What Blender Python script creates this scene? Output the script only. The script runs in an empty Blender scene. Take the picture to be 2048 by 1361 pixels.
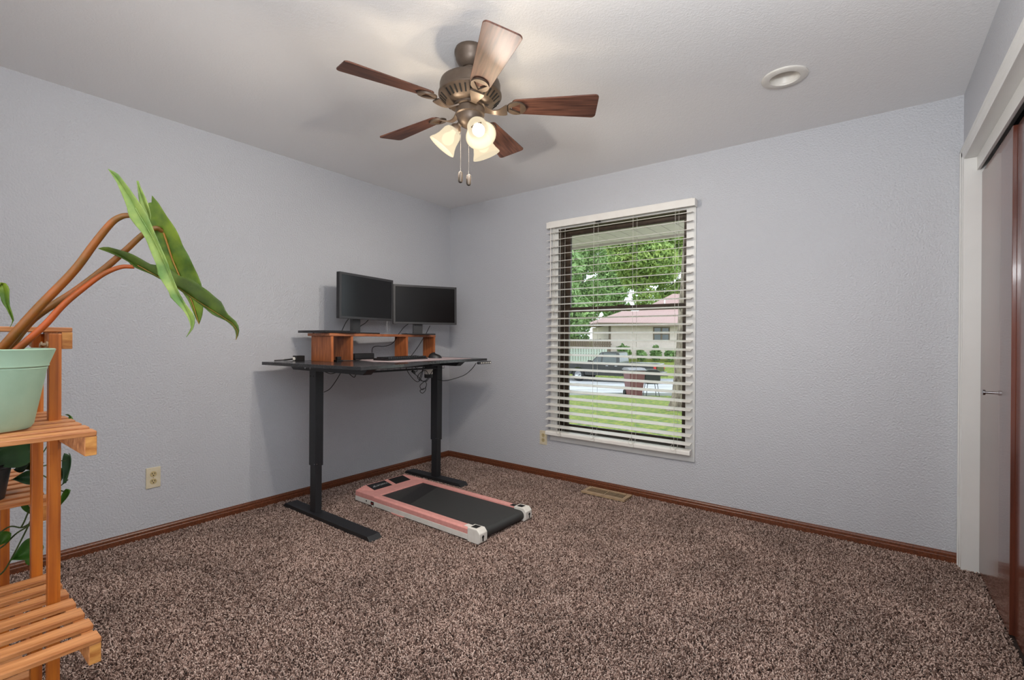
import bpy, bmesh, math, random
from mathutils import Vector, Matrix
random.seed(7)
PI = math.pi
SC = bpy.context.scene
COL = SC.collection

# ---------------------------------------------------------------- camera, world, lights, exposure
CAM = Vector((3.30996, -3.37657, 1.15641))
CR = Vector((0.7992122, 0.6010147, 0.00641882))
CU = Vector((-0.00598677, -0.0027187, 0.99997838))
CF = Vector((-0.60101915, 0.79923335, -0.00142531))
FPX = 951.253
cd = bpy.data.cameras.new('camera')
cd.sensor_width = 36.0
cd.sensor_fit = 'HORIZONTAL'
cd.lens = FPX * 36.0 / 2048.0
cd.clip_start = 0.02
cd.clip_end = 400
cam = bpy.data.objects.new('camera', cd)
M = Matrix(((CR.x, CU.x, -CF.x, CAM.x), (CR.y, CU.y, -CF.y, CAM.y), (CR.z, CU.z, -CF.z, CAM.z), (0, 0, 0, 1)))
cam.matrix_world = M
COL.objects.link(cam)
SC.camera = cam

world = bpy.data.worlds.new('overcast_sky')
SC.world = world
world.use_nodes = True
bg = world.node_tree.nodes['Background']
bg.inputs[0].default_value = (0.84, 0.92, 1.0, 1)
bg.inputs[1].default_value = 2.9

BULB_W = 80.0
FILL_W = 18.0
UPLIGHT_W = 46.0
def area_light(name, loc, direction, sx, sy, watts, color):
    ld = bpy.data.lights.new(name, 'AREA')
    ld.shape = 'RECTANGLE'
    ld.size = sx
    ld.size_y = sy
    ld.energy = watts
    ld.color = color
    o = bpy.data.objects.new(name, ld)
    o.location = loc
    o.rotation_euler = Vector(direction).to_track_quat('-Z', 'Y').to_euler()
    COL.objects.link(o)
    return o
# added unseen lamps: a fill panel by the front wall, an uplight brightening the ceiling
area_light('fill_light', (2.55, -3.90, 1.20), (0, 1, 0.0), 1.7, 2.0, FILL_W, (0.97, 0.985, 1.0))
area_light('ceiling_uplight', (3.30, -3.30, 1.70), (-0.05, 0.55, 1.0), 0.30, 0.30, UPLIGHT_W, (0.95, 0.975, 1.0))

SC.view_settings.view_transform = 'Standard'
SC.view_settings.look = 'None'
SC.view_settings.gamma = 1.0
SC.view_settings.exposure = 0.0
SC.view_settings.use_curve_mapping = False
SC.cycles.max_bounces = 8
SC.cycles.diffuse_bounces = 5
SC.cycles.glossy_bounces = 4
SC.cycles.transmission_bounces = 6
SC.cycles.transparent_max_bounces = 16
SC.cycles.caustics_reflective = False
SC.cycles.caustics_refractive = False
SC.cycles.sample_clamp_indirect = 4.0

# ---------------------------------------------------------------- helpers
def at(px, py, d):
    return CAM + d * (CF + CR * ((px - 1024) / FPX) - CU * ((py - 680.5) / FPX))

class MB:
    def __init__(s):
        s.v = []; s.f = []
    def add(s, vs, fs):
        n = len(s.v)
        s.v += [Vector(p) for p in vs]
        s.f += [tuple(i + n for i in q) for q in fs]
        return s
    def box(s, x0, x1, y0, y1, z0, z1):
        v = [(x0, y0, z0), (x1, y0, z0), (x1, y1, z0), (x0, y1, z0), (x0, y0, z1), (x1, y0, z1), (x1, y1, z1), (x0, y1, z1)]
        return s.add(v, [(0, 3, 2, 1), (4, 5, 6, 7), (0, 1, 5, 4), (1, 2, 6, 5), (2, 3, 7, 6), (3, 0, 4, 7)])
    def obox(s, c, X, Y, Z, lx, ly, lz):
        c = Vector(c); X = Vector(X).normalized() * lx / 2; Y = Vector(Y).normalized() * ly / 2; Z = Vector(Z).normalized() * lz / 2
        v = [c + a * X + b * Y + e * Z for e in (-1, 1) for (a, b) in ((-1, -1), (1, -1), (1, 1), (-1, 1))]
        return s.add(v, [(0, 3, 2, 1), (4, 5, 6, 7), (0, 1, 5, 4), (1, 2, 6, 5), (2, 3, 7, 6), (3, 0, 4, 7)])
    def prism(s, poly, a0, a1, axis='z'):
        n = len(poly)
        def P(p, h):
            if axis == 'z': return (p[0], p[1], h)
            if axis == 'y': return (p[0], h, p[1])
            return (h, p[0], p[1])
        v = [P(p, a0) for p in poly] + [P(p, a1) for p in poly]
        f = [tuple(range(n))[::-1], tuple(range(n, 2 * n))] + [(i, (i + 1) % n, n + (i + 1) % n, n + i) for i in range(n)]
        return s.add(v, f)
    def tube(s, pts, r, seg=8, cap=True):
        pts = [Vector(p) for p in pts]
        n = len(pts)
        rs = r if isinstance(r, (list, tuple)) else [r] * n
        base = len(s.v)
        t0 = (pts[1] - pts[0]).normalized()
        u = t0.orthogonal().normalized()
        for i, p in enumerate(pts):
            t = (pts[min(i + 1, n - 1)] - pts[max(i - 1, 0)])
            t = t.normalized() if t.length > 1e-9 else t0
            u = (u - t * u.dot(t))
            u = u.normalized() if u.length > 1e-6 else t.orthogonal().normalized()
            w = t.cross(u)
            for k in range(seg):
                a = 2 * PI * k / seg
                s.v.append(p + (u * math.cos(a) + w * math.sin(a)) * rs[i])
        for i in range(n - 1):
            for k in range(seg):
                a = base + i * seg + k; b = base + i * seg + (k + 1) % seg
                s.f.append((a, b, b + seg, a + seg))
        if cap:
            s.f.append(tuple(base + k for k in range(seg))[::-1])
            s.f.append(tuple(base + (n - 1) * seg + k for k in range(seg)))
        return s
    def lathe(s, prof, seg=32, c=(0, 0, 0), axis=(0, 0, 1), capstart=False, capend=False):
        A = Vector(axis).normalized(); u = A.orthogonal().normalized(); w = A.cross(u); c = Vector(c)
        base = len(s.v)
        for (r, h) in prof:
            for k in range(seg):
                a = 2 * PI * k / seg
                s.v.append(c + A * h + (u * math.cos(a) + w * math.sin(a)) * r)
        for i in range(len(prof) - 1):
            for k in range(seg):
                a = base + i * seg + k; b = base + i * seg + (k + 1) % seg
                s.f.append((a, b, b + seg, a + seg))
        if capstart: s.f.append(tuple(base + k for k in range(seg))[::-1])
        if capend: s.f.append(tuple(base + (len(prof) - 1) * seg + k for k in range(seg)))
        return s
    def build(s, name, mat, parent=None, world=False, smooth=False, bevel=0, bseg=2, solid=0, sub=0):
        off = Vector((0, 0, 0))
        if world:
            p = parent
            while p is not None:
                off += p.location; p = p.parent
        me = bpy.data.meshes.new(name)
        me.from_pydata([tuple(q - off) for q in s.v], [], s.f)
        me.materials.append(mat)
        bm = bmesh.new(); bm.from_mesh(me)
        bmesh.ops.recalc_face_normals(bm, faces=bm.faces)
        bm.to_mesh(me); bm.free()
        if smooth:
            for p in me.polygons: p.use_smooth = True
            try: me.set_sharp_from_angle(angle=math.radians(38))
            except Exception: pass
        o = bpy.data.objects.new(name, me)
        COL.objects.link(o)
        if parent is not None: o.parent = parent
        if solid:
            m = o.modifiers.new('thickness', 'SOLIDIFY'); m.thickness = solid; m.offset = 0
        if bevel:
            m = o.modifiers.new('bevel', 'BEVEL'); m.width = bevel; m.segments = bseg; m.limit_method = 'ANGLE'; m.angle_limit = math.radians(40)
            m.harden_normals = False
        if sub:
            m = o.modifiers.new('sub', 'SUBSURF'); m.levels = sub; m.render_levels = sub
        return o

def tag(o, label, cat, group=None, kind=None):
    o['label'] = label; o['category'] = cat
    if group: o['group'] = group
    if kind: o['kind'] = kind
    return o
def thing(name, label, cat, loc=(0, 0, 0), rz=0, group=None):
    o = bpy.data.objects.new(name, None)
    o.empty_display_size = 0.1
    o.location = loc; o.rotation_euler = (0, 0, rz)
    COL.objects.link(o)
    return tag(o, label, cat, group)
def struct(o):
    o['kind'] = 'structure'
    return o
def dup(o, parent):
    c = o.copy(); COL.objects.link(c); c.parent = parent
    for ch in o.children: dup(ch, c)
    return c
def curve_pts(pts, n=8):
    # Catmull-Rom through pts
    P = [Vector(p) for p in pts]
    P = [P[0] * 2 - P[1]] + P + [P[-1] * 2 - P[-2]]
    out = []
    for i in range(1, len(P) - 2):
        for k in range(n):
            t = k / n
            a, b, c, d = P[i - 1], P[i], P[i + 1], P[i + 2]
            out.append(0.5 * ((2 * b) + (c - a) * t + (2 * a - 5 * b + 4 * c - d) * t * t + (3 * b - a - 3 * c + d) * t ** 3))
    out.append(P[-2])
    return out

# ---------------------------------------------------------------- materials
def srgb(r, g, b):
    def f(c):
        c /= 255.0
        return c / 12.92 if c <= 0.04045 else ((c + 0.055) / 1.055) ** 2.4
    return (f(r), f(g), f(b), 1)
def mat(name, col, rough=0.5, metal=0.0, noise=None, bump=None, coat=0.0, spec=0.5, col2=None, stretch=None, detail=4.0, ramp=(0.35, 0.65)):
    """principled material; noise = scale of a colour variation towards col2; bump = (scale, strength, distance)"""
    m = bpy.data.materials.new(name)
    m.use_nodes = True
    nt = m.node_tree; N = nt.nodes; L = nt.links
    b = N['Principled BSDF']
    b.inputs['Base Color'].default_value = col
    b.inputs['Roughness'].default_value = rough
    b.inputs['Metallic'].default_value = metal
    b.inputs['Specular IOR Level'].default_value = spec
    b.inputs['Coat Weight'].default_value = coat
    tc = N.new('ShaderNodeTexCoord')
    vec = tc.outputs['Object']
    if stretch:
        mp = N.new('ShaderNodeMapping'); mp.inputs['Scale'].default_value = stretch
        L.new(vec, mp.inputs['Vector']); svec = mp.outputs['Vector']
    else:
        svec = vec
    if noise:
        n = N.new('ShaderNodeTexNoise'); n.inputs['Scale'].default_value = noise; n.inputs['Detail'].default_value = detail
        L.new(svec, n.inputs['Vector'])
        r = N.new('ShaderNodeValToRGB')
        r.color_ramp.elements[0].position = ramp[0]; r.color_ramp.elements[1].position = ramp[1]
        r.color_ramp.elements[0].color = col; r.color_ramp.elements[1].color = col2 or tuple(c * 0.7 for c in col[:3]) + (1,)
        L.new(n.outputs['Fac'], r.inputs['Fac']); L.new(r.outputs['Color'], b.inputs['Base Color'])
    if bump:
        n2 = N.new('ShaderNodeTexNoise'); n2.inputs['Scale'].default_value = bump[0]; n2.inputs['Detail'].default_value = 3
        if len(bump) > 3: n2.inputs['Distortion'].default_value = bump[3]
        L.new(svec if len(bump) > 4 else vec, n2.inputs['Vector'])
        bp = N.new('ShaderNodeBump'); bp.inputs['Strength'].default_value = bump[1]; bp.inputs['Distance'].default_value = bump[2]
        L.new(n2.outputs['Fac'], bp.inputs['Height']); L.new(bp.outputs['Normal'], b.inputs['Normal'])
    return m
def emit_mat(name, col, strength):
    m = bpy.data.materials.new(name); m.use_nodes = True
    nt = m.node_tree; nt.nodes.clear()
    e = nt.nodes.new('ShaderNodeEmission'); e.inputs[0].default_value = col; e.inputs[1].default_value = strength
    o = nt.nodes.new('ShaderNodeOutputMaterial'); nt.links.new(e.outputs[0], o.inputs[0])
    return m

WALL = mat('lavender_wall_paint', srgb(193, 195, 200), 0.42, bump=(105, 0.6, 0.009))
CEIL = mat('ceiling_texture_paint', srgb(238, 238, 238), 0.62, bump=(58, 0.30, 0.006, 1.8))
WHITE = mat('white_trim_paint', srgb(228, 228, 225), 0.38, noise=6, col2=srgb(224, 224, 221))
BASEB = mat('stained_oak_baseboard', srgb(122, 68, 42), 0.38, noise=9, col2=srgb(84, 46, 28), stretch=(14, 14, 14), detail=6)
DOORW = mat('reddish_lauan_door', srgb(112, 60, 44), 0.22, noise=3.0, col2=srgb(76, 40, 30), stretch=(8, 8, 0.6), detail=8, coat=0.3)
CHROME = mat('brushed_chrome', srgb(190, 190, 192), 0.22, 1.0, noise=60, col2=srgb(170, 170, 172))
CARPET_BASE = mat('carpet_backing', srgb(70, 56, 50), 0.95, noise=240, col2=srgb(40, 30, 27))
DARKGAP = mat('dark_closet_interior', srgb(40, 30, 26), 0.8, noise=20)
BLACKM = mat('black_powder_coat', srgb(26, 27, 30), 0.5, noise=300, col2=srgb(36, 37, 40), bump=(900, 0.15, 0.0005))
BLACKP = mat('black_plastic', srgb(26, 26, 28), 0.45, noise=200, col2=srgb(32, 32, 34))
DESKTOP = mat('black_desktop_laminate', srgb(38, 38, 40), 0.2, noise=160, col2=srgb(52, 52, 54), bump=(500, 0.1, 0.0004))
SCREEN = mat('monitor_screen_glass', srgb(10, 11, 13), 0.2, noise=2, col2=srgb(13, 14, 16), spec=0.4)
BEZEL = mat('monitor_bezel_plastic', srgb(52, 52, 54), 0.4, noise=300, col2=srgb(58, 58, 60))
RISER = mat('riser_pine', srgb(190, 112, 62), 0.45, noise=7, col2=srgb(150, 80, 40), stretch=(9, 9, 1.2), detail=7)
RISERT = mat('riser_pine_top', srgb(178, 108, 66), 0.45, noise=7, col2=srgb(140, 80, 46), stretch=(9, 0.9, 9), detail=7)
PADM = mat('pale_pink_desk_mat', srgb(205, 185, 186), 0.7, noise=80, col2=srgb(195, 176, 178))
CABLE = mat('black_cable_rubber', srgb(20, 20, 21), 0.5, noise=50)
PINK = mat('pink_plastic', srgb(226, 160, 152), 0.42, noise=40, col2=srgb(218, 152, 144))
IVORY = mat('ivory_plastic', srgb(216, 205, 178), 0.4, noise=30, col2=srgb(208, 197, 170))
TANP = mat('tan_receptacle_plastic', srgb(196, 178, 134), 0.4, noise=30, col2=srgb(188, 170, 126))
OFFW = mat('white_plastic', srgb(226, 223, 216), 0.4, noise=30, col2=srgb(218, 214, 206))
BELT = mat('treadmill_belt_rubber', srgb(46, 46, 46), 0.55, noise=420, col2=srgb(54, 54, 53), bump=(700, 0.4, 0.0008))
BELT2 = mat('treadmill_belt_band_rubber', srgb(32, 32, 33), 0.55, noise=420, col2=srgb(37, 37, 38), bump=(700, 0.4, 0.0008))
SLOT = mat('black_recess', srgb(10, 9, 9), 0.8, noise=10)
BRASSY = mat('tan_enamel_metal', srgb(178, 152, 120), 0.45, noise=40, col2=srgb(160, 135, 106))
BRONZE = mat('bronze_fan_metal', srgb(98, 84, 72), 0.42, 0.35, noise=30, col2=srgb(84, 71, 60))
BLADEW = mat('walnut_fan_blade', srgb(108, 72, 58), 0.5, noise=5, col2=srgb(68, 42, 35), stretch=(1.2, 16, 16), detail=8, coat=0.0, spec=0.3)
FOBW = mat('dark_bronze_fob', srgb(54, 46, 38), 0.45, 0.0, noise=80, col2=srgb(50, 42, 34))
CHAIN = mat('bead_chain_metal', srgb(150, 146, 140), 0.5, 0.0, noise=90)
STANDW = mat('orange_stained_pine', srgb(204, 144, 92), 0.45, noise=6, col2=srgb(152, 90, 44), stretch=(10, 1.0, 10), detail=8, bump=(30, 0.15, 0.001))
STANDP = mat('orange_stained_pine_post', srgb(190, 108, 30), 0.42, noise=5, col2=srgb(146, 74, 18), stretch=(10, 10, 0.8), detail=8)
ENDG = mat('pine_end_grain', srgb(206, 148, 78), 0.55, noise=26, col2=srgb(160, 98, 40), stretch=(1, 1, 3), detail=6)
POTM = mat('sage_green_plastic', srgb(150, 178, 154), 0.48, noise=30, col2=srgb(144, 172, 148))
SOIL = mat('dark_potting_soil', srgb(50, 38, 28), 0.95, noise=60, col2=srgb(26, 19, 14), bump=(80, 1.0, 0.01))
def leaf_mat(name, c1, c2, scale=26, rough=0.32):
    m = mat(name, c1, 0.5, noise=scale, col2=c2, detail=5, spec=0.3)
    b = m.node_tree.nodes['Principled BSDF']
    b.inputs['Subsurface Weight'].default_value = 0.0
    return m
LEAF_A = leaf_mat('pale_green_leaf', srgb(136, 154, 78), srgb(88, 120, 58), 22)
LEAF_B = leaf_mat('mid_green_leaf', srgb(106, 126, 26), srgb(62, 90, 20), 24)
LEAF_C = leaf_mat('olive_green_leaf', srgb(78, 98, 26), srgb(52, 70, 18), 24)
LEAF_R = mat('orange_leaf_midrib', srgb(150, 112, 44), 0.45, noise=40, col2=srgb(150, 100, 34))
PET1 = mat('orange_brown_petiole', srgb(150, 82, 26), 0.45, noise=18, col2=srgb(112, 76, 24), detail=4)
PET3 = mat('reddish_petiole', srgb(172, 74, 14), 0.5, noise=18, col2=srgb(136, 70, 20))
POTHOS = leaf_mat('dark_pothos_leaf', srgb(46, 78, 44), srgb(28, 54, 30), 18)
POTHOS2 = leaf_mat('fresh_pothos_leaf', srgb(72, 112, 34), srgb(44, 84, 24), 18)
VINE = mat('pothos_vine_stem', srgb(66, 88, 34), 0.5, noise=20, col2=srgb(46, 62, 26))
BLINDM = mat('white_faux_wood_blind', srgb(238, 236, 230), 0.4, noise=12, col2=srgb(234, 231, 225))
CORD = mat('white_blind_cord', srgb(224, 222, 212), 0.7, noise=60)
WINBR = mat('bronze_vinyl_window_frame', srgb(84, 70, 58), 0.45, noise=30, col2=srgb(70, 58, 48))

gl = bpy.data.materials.new('window_glass'); gl.use_nodes = True
nt = gl.node_tree; nt.nodes.clear()
o_ = nt.nodes.new('ShaderNodeOutputMaterial'); tr = nt.nodes.new('ShaderNodeBsdfTransparent'); gs = nt.nodes.new('ShaderNodeBsdfGlossy')
gs.inputs['Roughness'].default_value = 0.02; tr.inputs[0].default_value = (0.95, 0.97, 0.96, 1)
mx = nt.nodes.new('ShaderNodeMixShader'); fr = nt.nodes.new('ShaderNodeFresnel'); fr.inputs['IOR'].default_value = 1.35
nt.links.new(fr.outputs[0], mx.inputs[0]); nt.links.new(tr.outputs[0], mx.inputs[1]); nt.links.new(gs.outputs[0], mx.inputs[2]); nt.links.new(mx.outputs[0], o_.inputs[0])
GLASS = gl

sh = bpy.data.materials.new('frosted_lamp_glass'); sh.use_nodes = True
nt = sh.node_tree; nt.nodes.clear()
o_ = nt.nodes.new('ShaderNodeOutputMaterial'); em = nt.nodes.new('ShaderNodeEmission'); df = nt.nodes.new('ShaderNodeBsdfDiffuse')
trn = nt.nodes.new('ShaderNodeBsdfTransparent'); m1 = nt.nodes.new('ShaderNodeAddShader'); m2 = nt.nodes.new('ShaderNodeMixShader')
em.inputs[0].default_value = (1.0, 0.86, 0.62, 1); em.inputs[1].default_value = 0.92; df.inputs[0].default_value = (0.006, 0.005, 0.0035, 1); trn.inputs[0].default_value = (1, 0.95, 0.86, 1)
m2.inputs[0].default_value = 0.32
nt.links.new(em.outputs[0], m1.inputs[0]); nt.links.new(df.outputs[0], m1.inputs[1])
nt.links.new(m1.outputs[0], m2.inputs[1]); nt.links.new(trn.outputs[0], m2.inputs[2]); nt.links.new(m2.outputs[0], o_.inputs[0])
SHADE = sh
BULB = emit_mat('lit_bulb', (1.0, 0.90, 0.70, 1), 3.5)

# ---------------------------------------------------------------- room shell
W = 3.694; H = 2.44; YN = -3.95; T = 0.14
# window opening and closet opening
WX0, WX1, WZ0, WZ1 = 1.25, 2.289, 0.405, 2.066
struct(MB().box(-T, 0, YN - T, T, -0.1, H + 0.1).build('wall_left', WALL))
b = MB()
b.box(0, WX0, 0, T, -0.1, H + 0.1); b.box(WX1, W + 0.7, 0, T, -0.1, H + 0.1)
b.box(WX0, WX1, 0, T, -0.1, WZ0); b.box(WX0, WX1, 0, T, WZ1, H + 0.1)
struct(b.build('wall_back', WALL))
CY0, CY1, CZ = -1.365, -0.079, 2.085
b = MB()
b.box(W, W + 0.1, YN, CY0 - 0.013, -0.1, H + 0.1); b.box(W, W + 0.1, CY1 + 0.013, 0, -0.1, H + 0.1); b.box(W, W + 0.1, CY0 - 0.013, CY1 + 0.013, CZ + 0.013, H + 0.1)
struct(b.build('wall_right', WALL))
struct(MB().box(-T, W + 0.8, YN - T, YN, -0.1, H + 0.1).build('wall_front', WALL))
b = MB(); b.box(W + 0.6, W + 0.7, -1.9, 0, -0.1, H + 0.1); b.box(W + 0.1, W + 0.6, -1.9, -1.8, -0.1, H + 0.1)
struct(b.build('wall_closet', DARKGAP))

# ceiling with a hole for the recessed light
LX, LY, LR = 2.972, -0.738, 0.082
b = MB(); S = 0.2; n = 32
ring = [(LX + LR * math.cos(2 * PI * k / n), LY + LR * math.sin(2 * PI * k / n), H) for k in range(n)]
sq = []
for k in range(n):
    c, s_ = math.cos(2 * PI * k / n), math.sin(2 * PI * k / n); m_ = max(abs(c), abs(s_))
    sq.append((LX + S * c / m_, LY + S * s_ / m_, H))
b.add(ring + sq, [(k, (k + 1) % n, n + (k + 1) % n, n + k) for k in range(n)])
xs = [-T, LX - S, LX + S, W + 0.8]; ys = [YN - T, LY - S, LY + S, T]
for i in range(3):
    for j in range(3):
        if (i, j) != (1, 1):
            b.add([(xs[i], ys[j], H), (xs[i + 1], ys[j], H), (xs[i + 1], ys[j + 1], H), (xs[i], ys[j + 1], H)], [(0, 1, 2, 3)])
b.box(-T, W + 0.8, YN - T, T, H + 0.09, H + 0.12)
struct(b.build('ceiling', CEIL))

# floor and carpet pile
fl = struct(MB().box(-T, W + 0.7, YN - T, T, -0.05, -0.006).build('floor', CARPET_BASE))
cm = bpy.data.materials.new('brown_frieze_yarn'); cm.use_nodes = True
nt = cm.node_tree; N = nt.nodes; L = nt.links; pb = N['Principled BSDF']
oi = N.new('ShaderNodeObjectInfo'); rp = N.new('ShaderNodeValToRGB')
rp.color_ramp.elements[0].position = 0.0; rp.color_ramp.elements[0].color = srgb(72, 54, 48)
rp.color_ramp.elements[1].position = 1.0; rp.color_ramp.elements[1].color = srgb(216, 194, 182)
e = rp.color_ramp.elements.new(0.3); e.color = srgb(126, 102, 92)
e = rp.color_ramp.elements.new(0.7); e.color = srgb(184, 159, 147)
L.new(oi.outputs['Random'], rp.inputs['Fac'])
tcn = N.new('ShaderNodeNewGeometry'); nz = N.new('ShaderNodeTexNoise'); nz.inputs['Scale'].default_value = 3.2; nz.inputs['Detail'].default_value = 3
L.new(tcn.outputs['Position'], nz.inputs['Vector'])
mr = N.new('ShaderNodeMapRange'); mr.inputs[1].default_value = 0.3; mr.inputs[2].default_value = 0.7; mr.inputs[3].default_value = 0.78; mr.inputs[4].default_value = 1.12
L.new(nz.outputs['Fac'], mr.inputs[0])
mxn = N.new('ShaderNodeMix'); mxn.data_type = 'RGBA'; mxn.blend_type = 'MULTIPLY'; mxn.inputs[0].default_value = 1.0
L.new(rp.outputs['Color'], mxn.inputs[6]); L.new(mr.outputs[0], mxn.inputs[7]); L.new(mxn.outputs[2], pb.inputs['Base Color'])
pb.inputs['Roughness'].default_value = 0.9; pb.inputs['Specular IOR Level'].default_value = 0.15
me = bpy.data.meshes.new('carpet_pile')
me.from_pydata([(0.012, YN, -0.005), (W + 0.06, YN, -0.005), (W + 0.06, -0.012, -0.005), (0.012, -0.012, -0.005)], [], [(0, 1, 2, 3)])
me.materials.append(CARPET_BASE)
pile = bpy.data.objects.new('carpet_pile', me); COL.objects.link(pile); pile.parent = fl; pile['kind'] = 'stuff'
ng = bpy.data.node_groups.new('pile', 'GeometryNodeTree')
ng.interface.new_socket('Geometry', in_out='INPUT', socket_type='NodeSocketGeometry')
ng.interface.new_socket('Geometry', in_out='OUTPUT', socket_type='NodeSocketGeometry')
G = ng.nodes; GL = ng.links
gi = G.new('NodeGroupInput'); go = G.new('NodeGroupOutput')
dp = G.new('GeometryNodeDistributePointsOnFaces'); dp.inputs['Density'].default_value = 42000
GL.new(gi.outputs[0], dp.inputs['Mesh'])
bz = G.new('GeometryNodeCurveQuadraticBezier'); bz.inputs['Resolution'].default_value = 3
bz.inputs['Start'].default_value = (0, 0, 0); bz.inputs['Middle'].default_value = (0.0005, 0, 0.0095); bz.inputs['End'].default_value = (0.0055, 0.0015, 0.0105)
cc = G.new('GeometryNodeCurvePrimitiveCircle'); cc.inputs['Resolution'].default_value = 4; cc.inputs['Radius'].default_value = 0.0019
c2m = G.new('GeometryNodeCurveToMesh'); c2m.inputs['Fill Caps'].default_value = True
GL.new(bz.outputs[0], c2m.inputs['Curve']); GL.new(cc.outputs[0], c2m.inputs['Profile Curve'])
sm = G.new('GeometryNodeSetMaterial'); sm.inputs['Material'].default_value = cm
GL.new(c2m.outputs[0], sm.inputs['Geometry'])
ip = G.new('GeometryNodeInstanceOnPoints'); GL.new(dp.outputs['Points'], ip.inputs['Points']); GL.new(sm.outputs[0], ip.inputs['Instance'])
rv = G.new('FunctionNodeRandomValue'); rv.data_type = 'FLOAT_VECTOR'
rv.inputs[0].default_value = (-0.45, -0.45, 0); rv.inputs[1].default_value = (0.45, 0.45, 6.283)
GL.new(rv.outputs[0], ip.inputs['Rotation'])
rs_ = G.new('FunctionNodeRandomValue'); rs_.data_type = 'FLOAT'; rs_.inputs[2].default_value = 0.75; rs_.inputs[3].default_value = 1.25
GL.new(rs_.outputs[1], ip.inputs['Scale'])
jn = G.new('GeometryNodeJoinGeometry'); GL.new(gi.outputs[0], jn.inputs[0]); GL.new(ip.outputs[0], jn.inputs[0])
GL.new(jn.outputs[0], go.inputs[0])
md = pile.modifiers.new('pile', 'NODES'); md.node_group = ng

# baseboards: two-step moulded profile
prof = [(0, 0), (0.013, 0), (0.013, 0.030), (0.010, 0.034), (0.010, 0.046), (0.006, 0.052), (0.005, 0.058), (0, 0.058)]
struct(MB().prism([(x, z) for x, z in prof], YN, 0, 'y').build('baseboard_left', BASEB, bevel=0.001))
b = MB(); b.prism([(-x, z) for x, z in prof], 0.013, W - 0.012, 'x')
struct(b.build('baseboard_back', BASEB, bevel=0.001))
struct(MB().prism([(W - x, z) for x, z in prof], YN, CY0 - 0.066, 'y').build('baseboard_right', BASEB))

# ---------------------------------------------------------------- closet: casing, jambs, fascia, two doors
b = MB()
def casing_prof(y_in, y_out, sx=1):
    # stepped moulding, drawn across y, thickness out of the wall in -x
    d = 1 if y_out > y_in else -1
    w = abs(y_out - y_in)
    return [(0, y_in), (-0.008, y_in), (-0.009, y_in + d * 0.2 * w), (-0.013, y_in + d * 0.32 * w), (-0.013, y_in + d * 0.72 * w), (-0.017, y_in + d * 0.8 * w), (-0.017, y_out), (0, y_out)]
for (a, c) in ((CY1, -0.012), (CY0, CY0 - 0.066)):
    b.prism([(W + x, y) for x, y in casing_prof(a, c)], 0, CZ + 0.058, 'z')
pz = casing_prof(CZ, CZ + 0.058)
b.prism([(W + x, z) for x, z in pz], CY0 - 0.066, -0.012, 'y')
struct(b.build('trim_1', WHITE, bevel=0.0008))
b = MB()
b.box(W - 0.002, W + 0.1, CY1, CY1 + 0.015, 0, CZ); b.box(W - 0.002, W + 0.1, CY0 - 0.015, CY0, 0, CZ); b.box(W - 0.002, W + 0.1, CY0, CY1, CZ, CZ + 0.015)
struct(b.build('trim_2', WHITE, bevel=0.001))
b = MB(); b.box(W + 0.040, W + 0.052, CY0, CY1, 2.018, CZ)
struct(b.build('trim_3', WHITE, bevel=0.001))
for nm, x0, y0, y1 in (('door_1', W + 0.058, -0.722, CY1 - 0.004), ('door_2', W + 0.071, CY0 + 0.004, -0.727)):
    d = struct(MB().box(x0, x0 + 0.030, y0, y1, 0.014, 2.004).build(nm, DOORW, bevel=0.0015))
    if nm == 'door_1':
        k = MB(); k.lathe([(0.006, 0), (0.0055, 0.020), (0.012, 0.022), (0.0125, 0.030), (0.009, 0.032)], 16, (x0, -0.36, 0.929), (-1, 0, 0), True, True)
        k.build('knob', CHROME, d, smooth=True)['label'] = 'small chrome door knob'

# ---------------------------------------------------------------- window 1: jamb liner, sashes, glass, casing
b = MB()
b.box(WX0, WX0 + 0.004, 0, T, WZ0, WZ1); b.box(WX1 - 0.004, WX1, 0, T, WZ0, WZ1)
b.box(WX0, WX1, 0, T, WZ1 - 0.004, WZ1); b.box(WX0, WX1, 0, T, WZ0, WZ0 + 0.004)
# tracks in the jambs
for y in (0.035, 0.060, 0.085):
    b.box(WX0, WX0 + 0.013, y, y + 0.006, WZ0, WZ1); b.box(WX1 - 0.013, WX1, y, y + 0.006, WZ0, WZ1)
win = struct(b.build('window_1', WINBR))
def sash(y, z0, z1, st):
    b = MB()
    b.box(WX0 + 0.004, WX0 + st, y, y + 0.022, z0, z1); b.box(WX1 - st, WX1 - 0.004, y, y + 0.022, z0, z1)
    b.box(WX0 + st, WX1 - st, y, y + 0.022, z0, z0 + 0.042); b.box(WX0 + st, WX1 - st, y, y + 0.022, z1 - 0.034, z1)
    f = b.build('sash', WINBR, win, bevel=0.002)
    g = MB().box(WX0 + st, WX1 - st, y + 0.009, y + 0.013, z0 + 0.04, z1 - 0.03).build('pane', GLASS, f)
    return f
sash(0.105, 1.385, WZ1 - 0.004, 0.052)
s2 = sash(0.080, WZ0 + 0.004, 1.420, 0.052)
MB().box(1.74, 1.80, 0.068, 0.082, 1.420, 1.432).build('sash_lock', WINBR, s2, bevel=0.002)
b = MB()
cw = 0.064
def frame_piece(bm, x0, x1, z0, z1):
    bm.box(x0, x1, -0.012, 0, z0, z1)
frame_piece(b, WX0 - cw, WX0, WZ0 - 0.085, WZ1 + cw); frame_piece(b, WX1, WX1 + cw, WZ0 - 0.085, WZ1 + cw)
frame_piece(b, WX0, WX1, WZ1, WZ1 + cw); frame_piece(b, WX0, WX1, WZ0 - 0.085, WZ0)
b.box(WX0 - cw, WX1 + cw, -0.016, -0.012, WZ0 - 0.085, WZ0 - 0.06)
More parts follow.
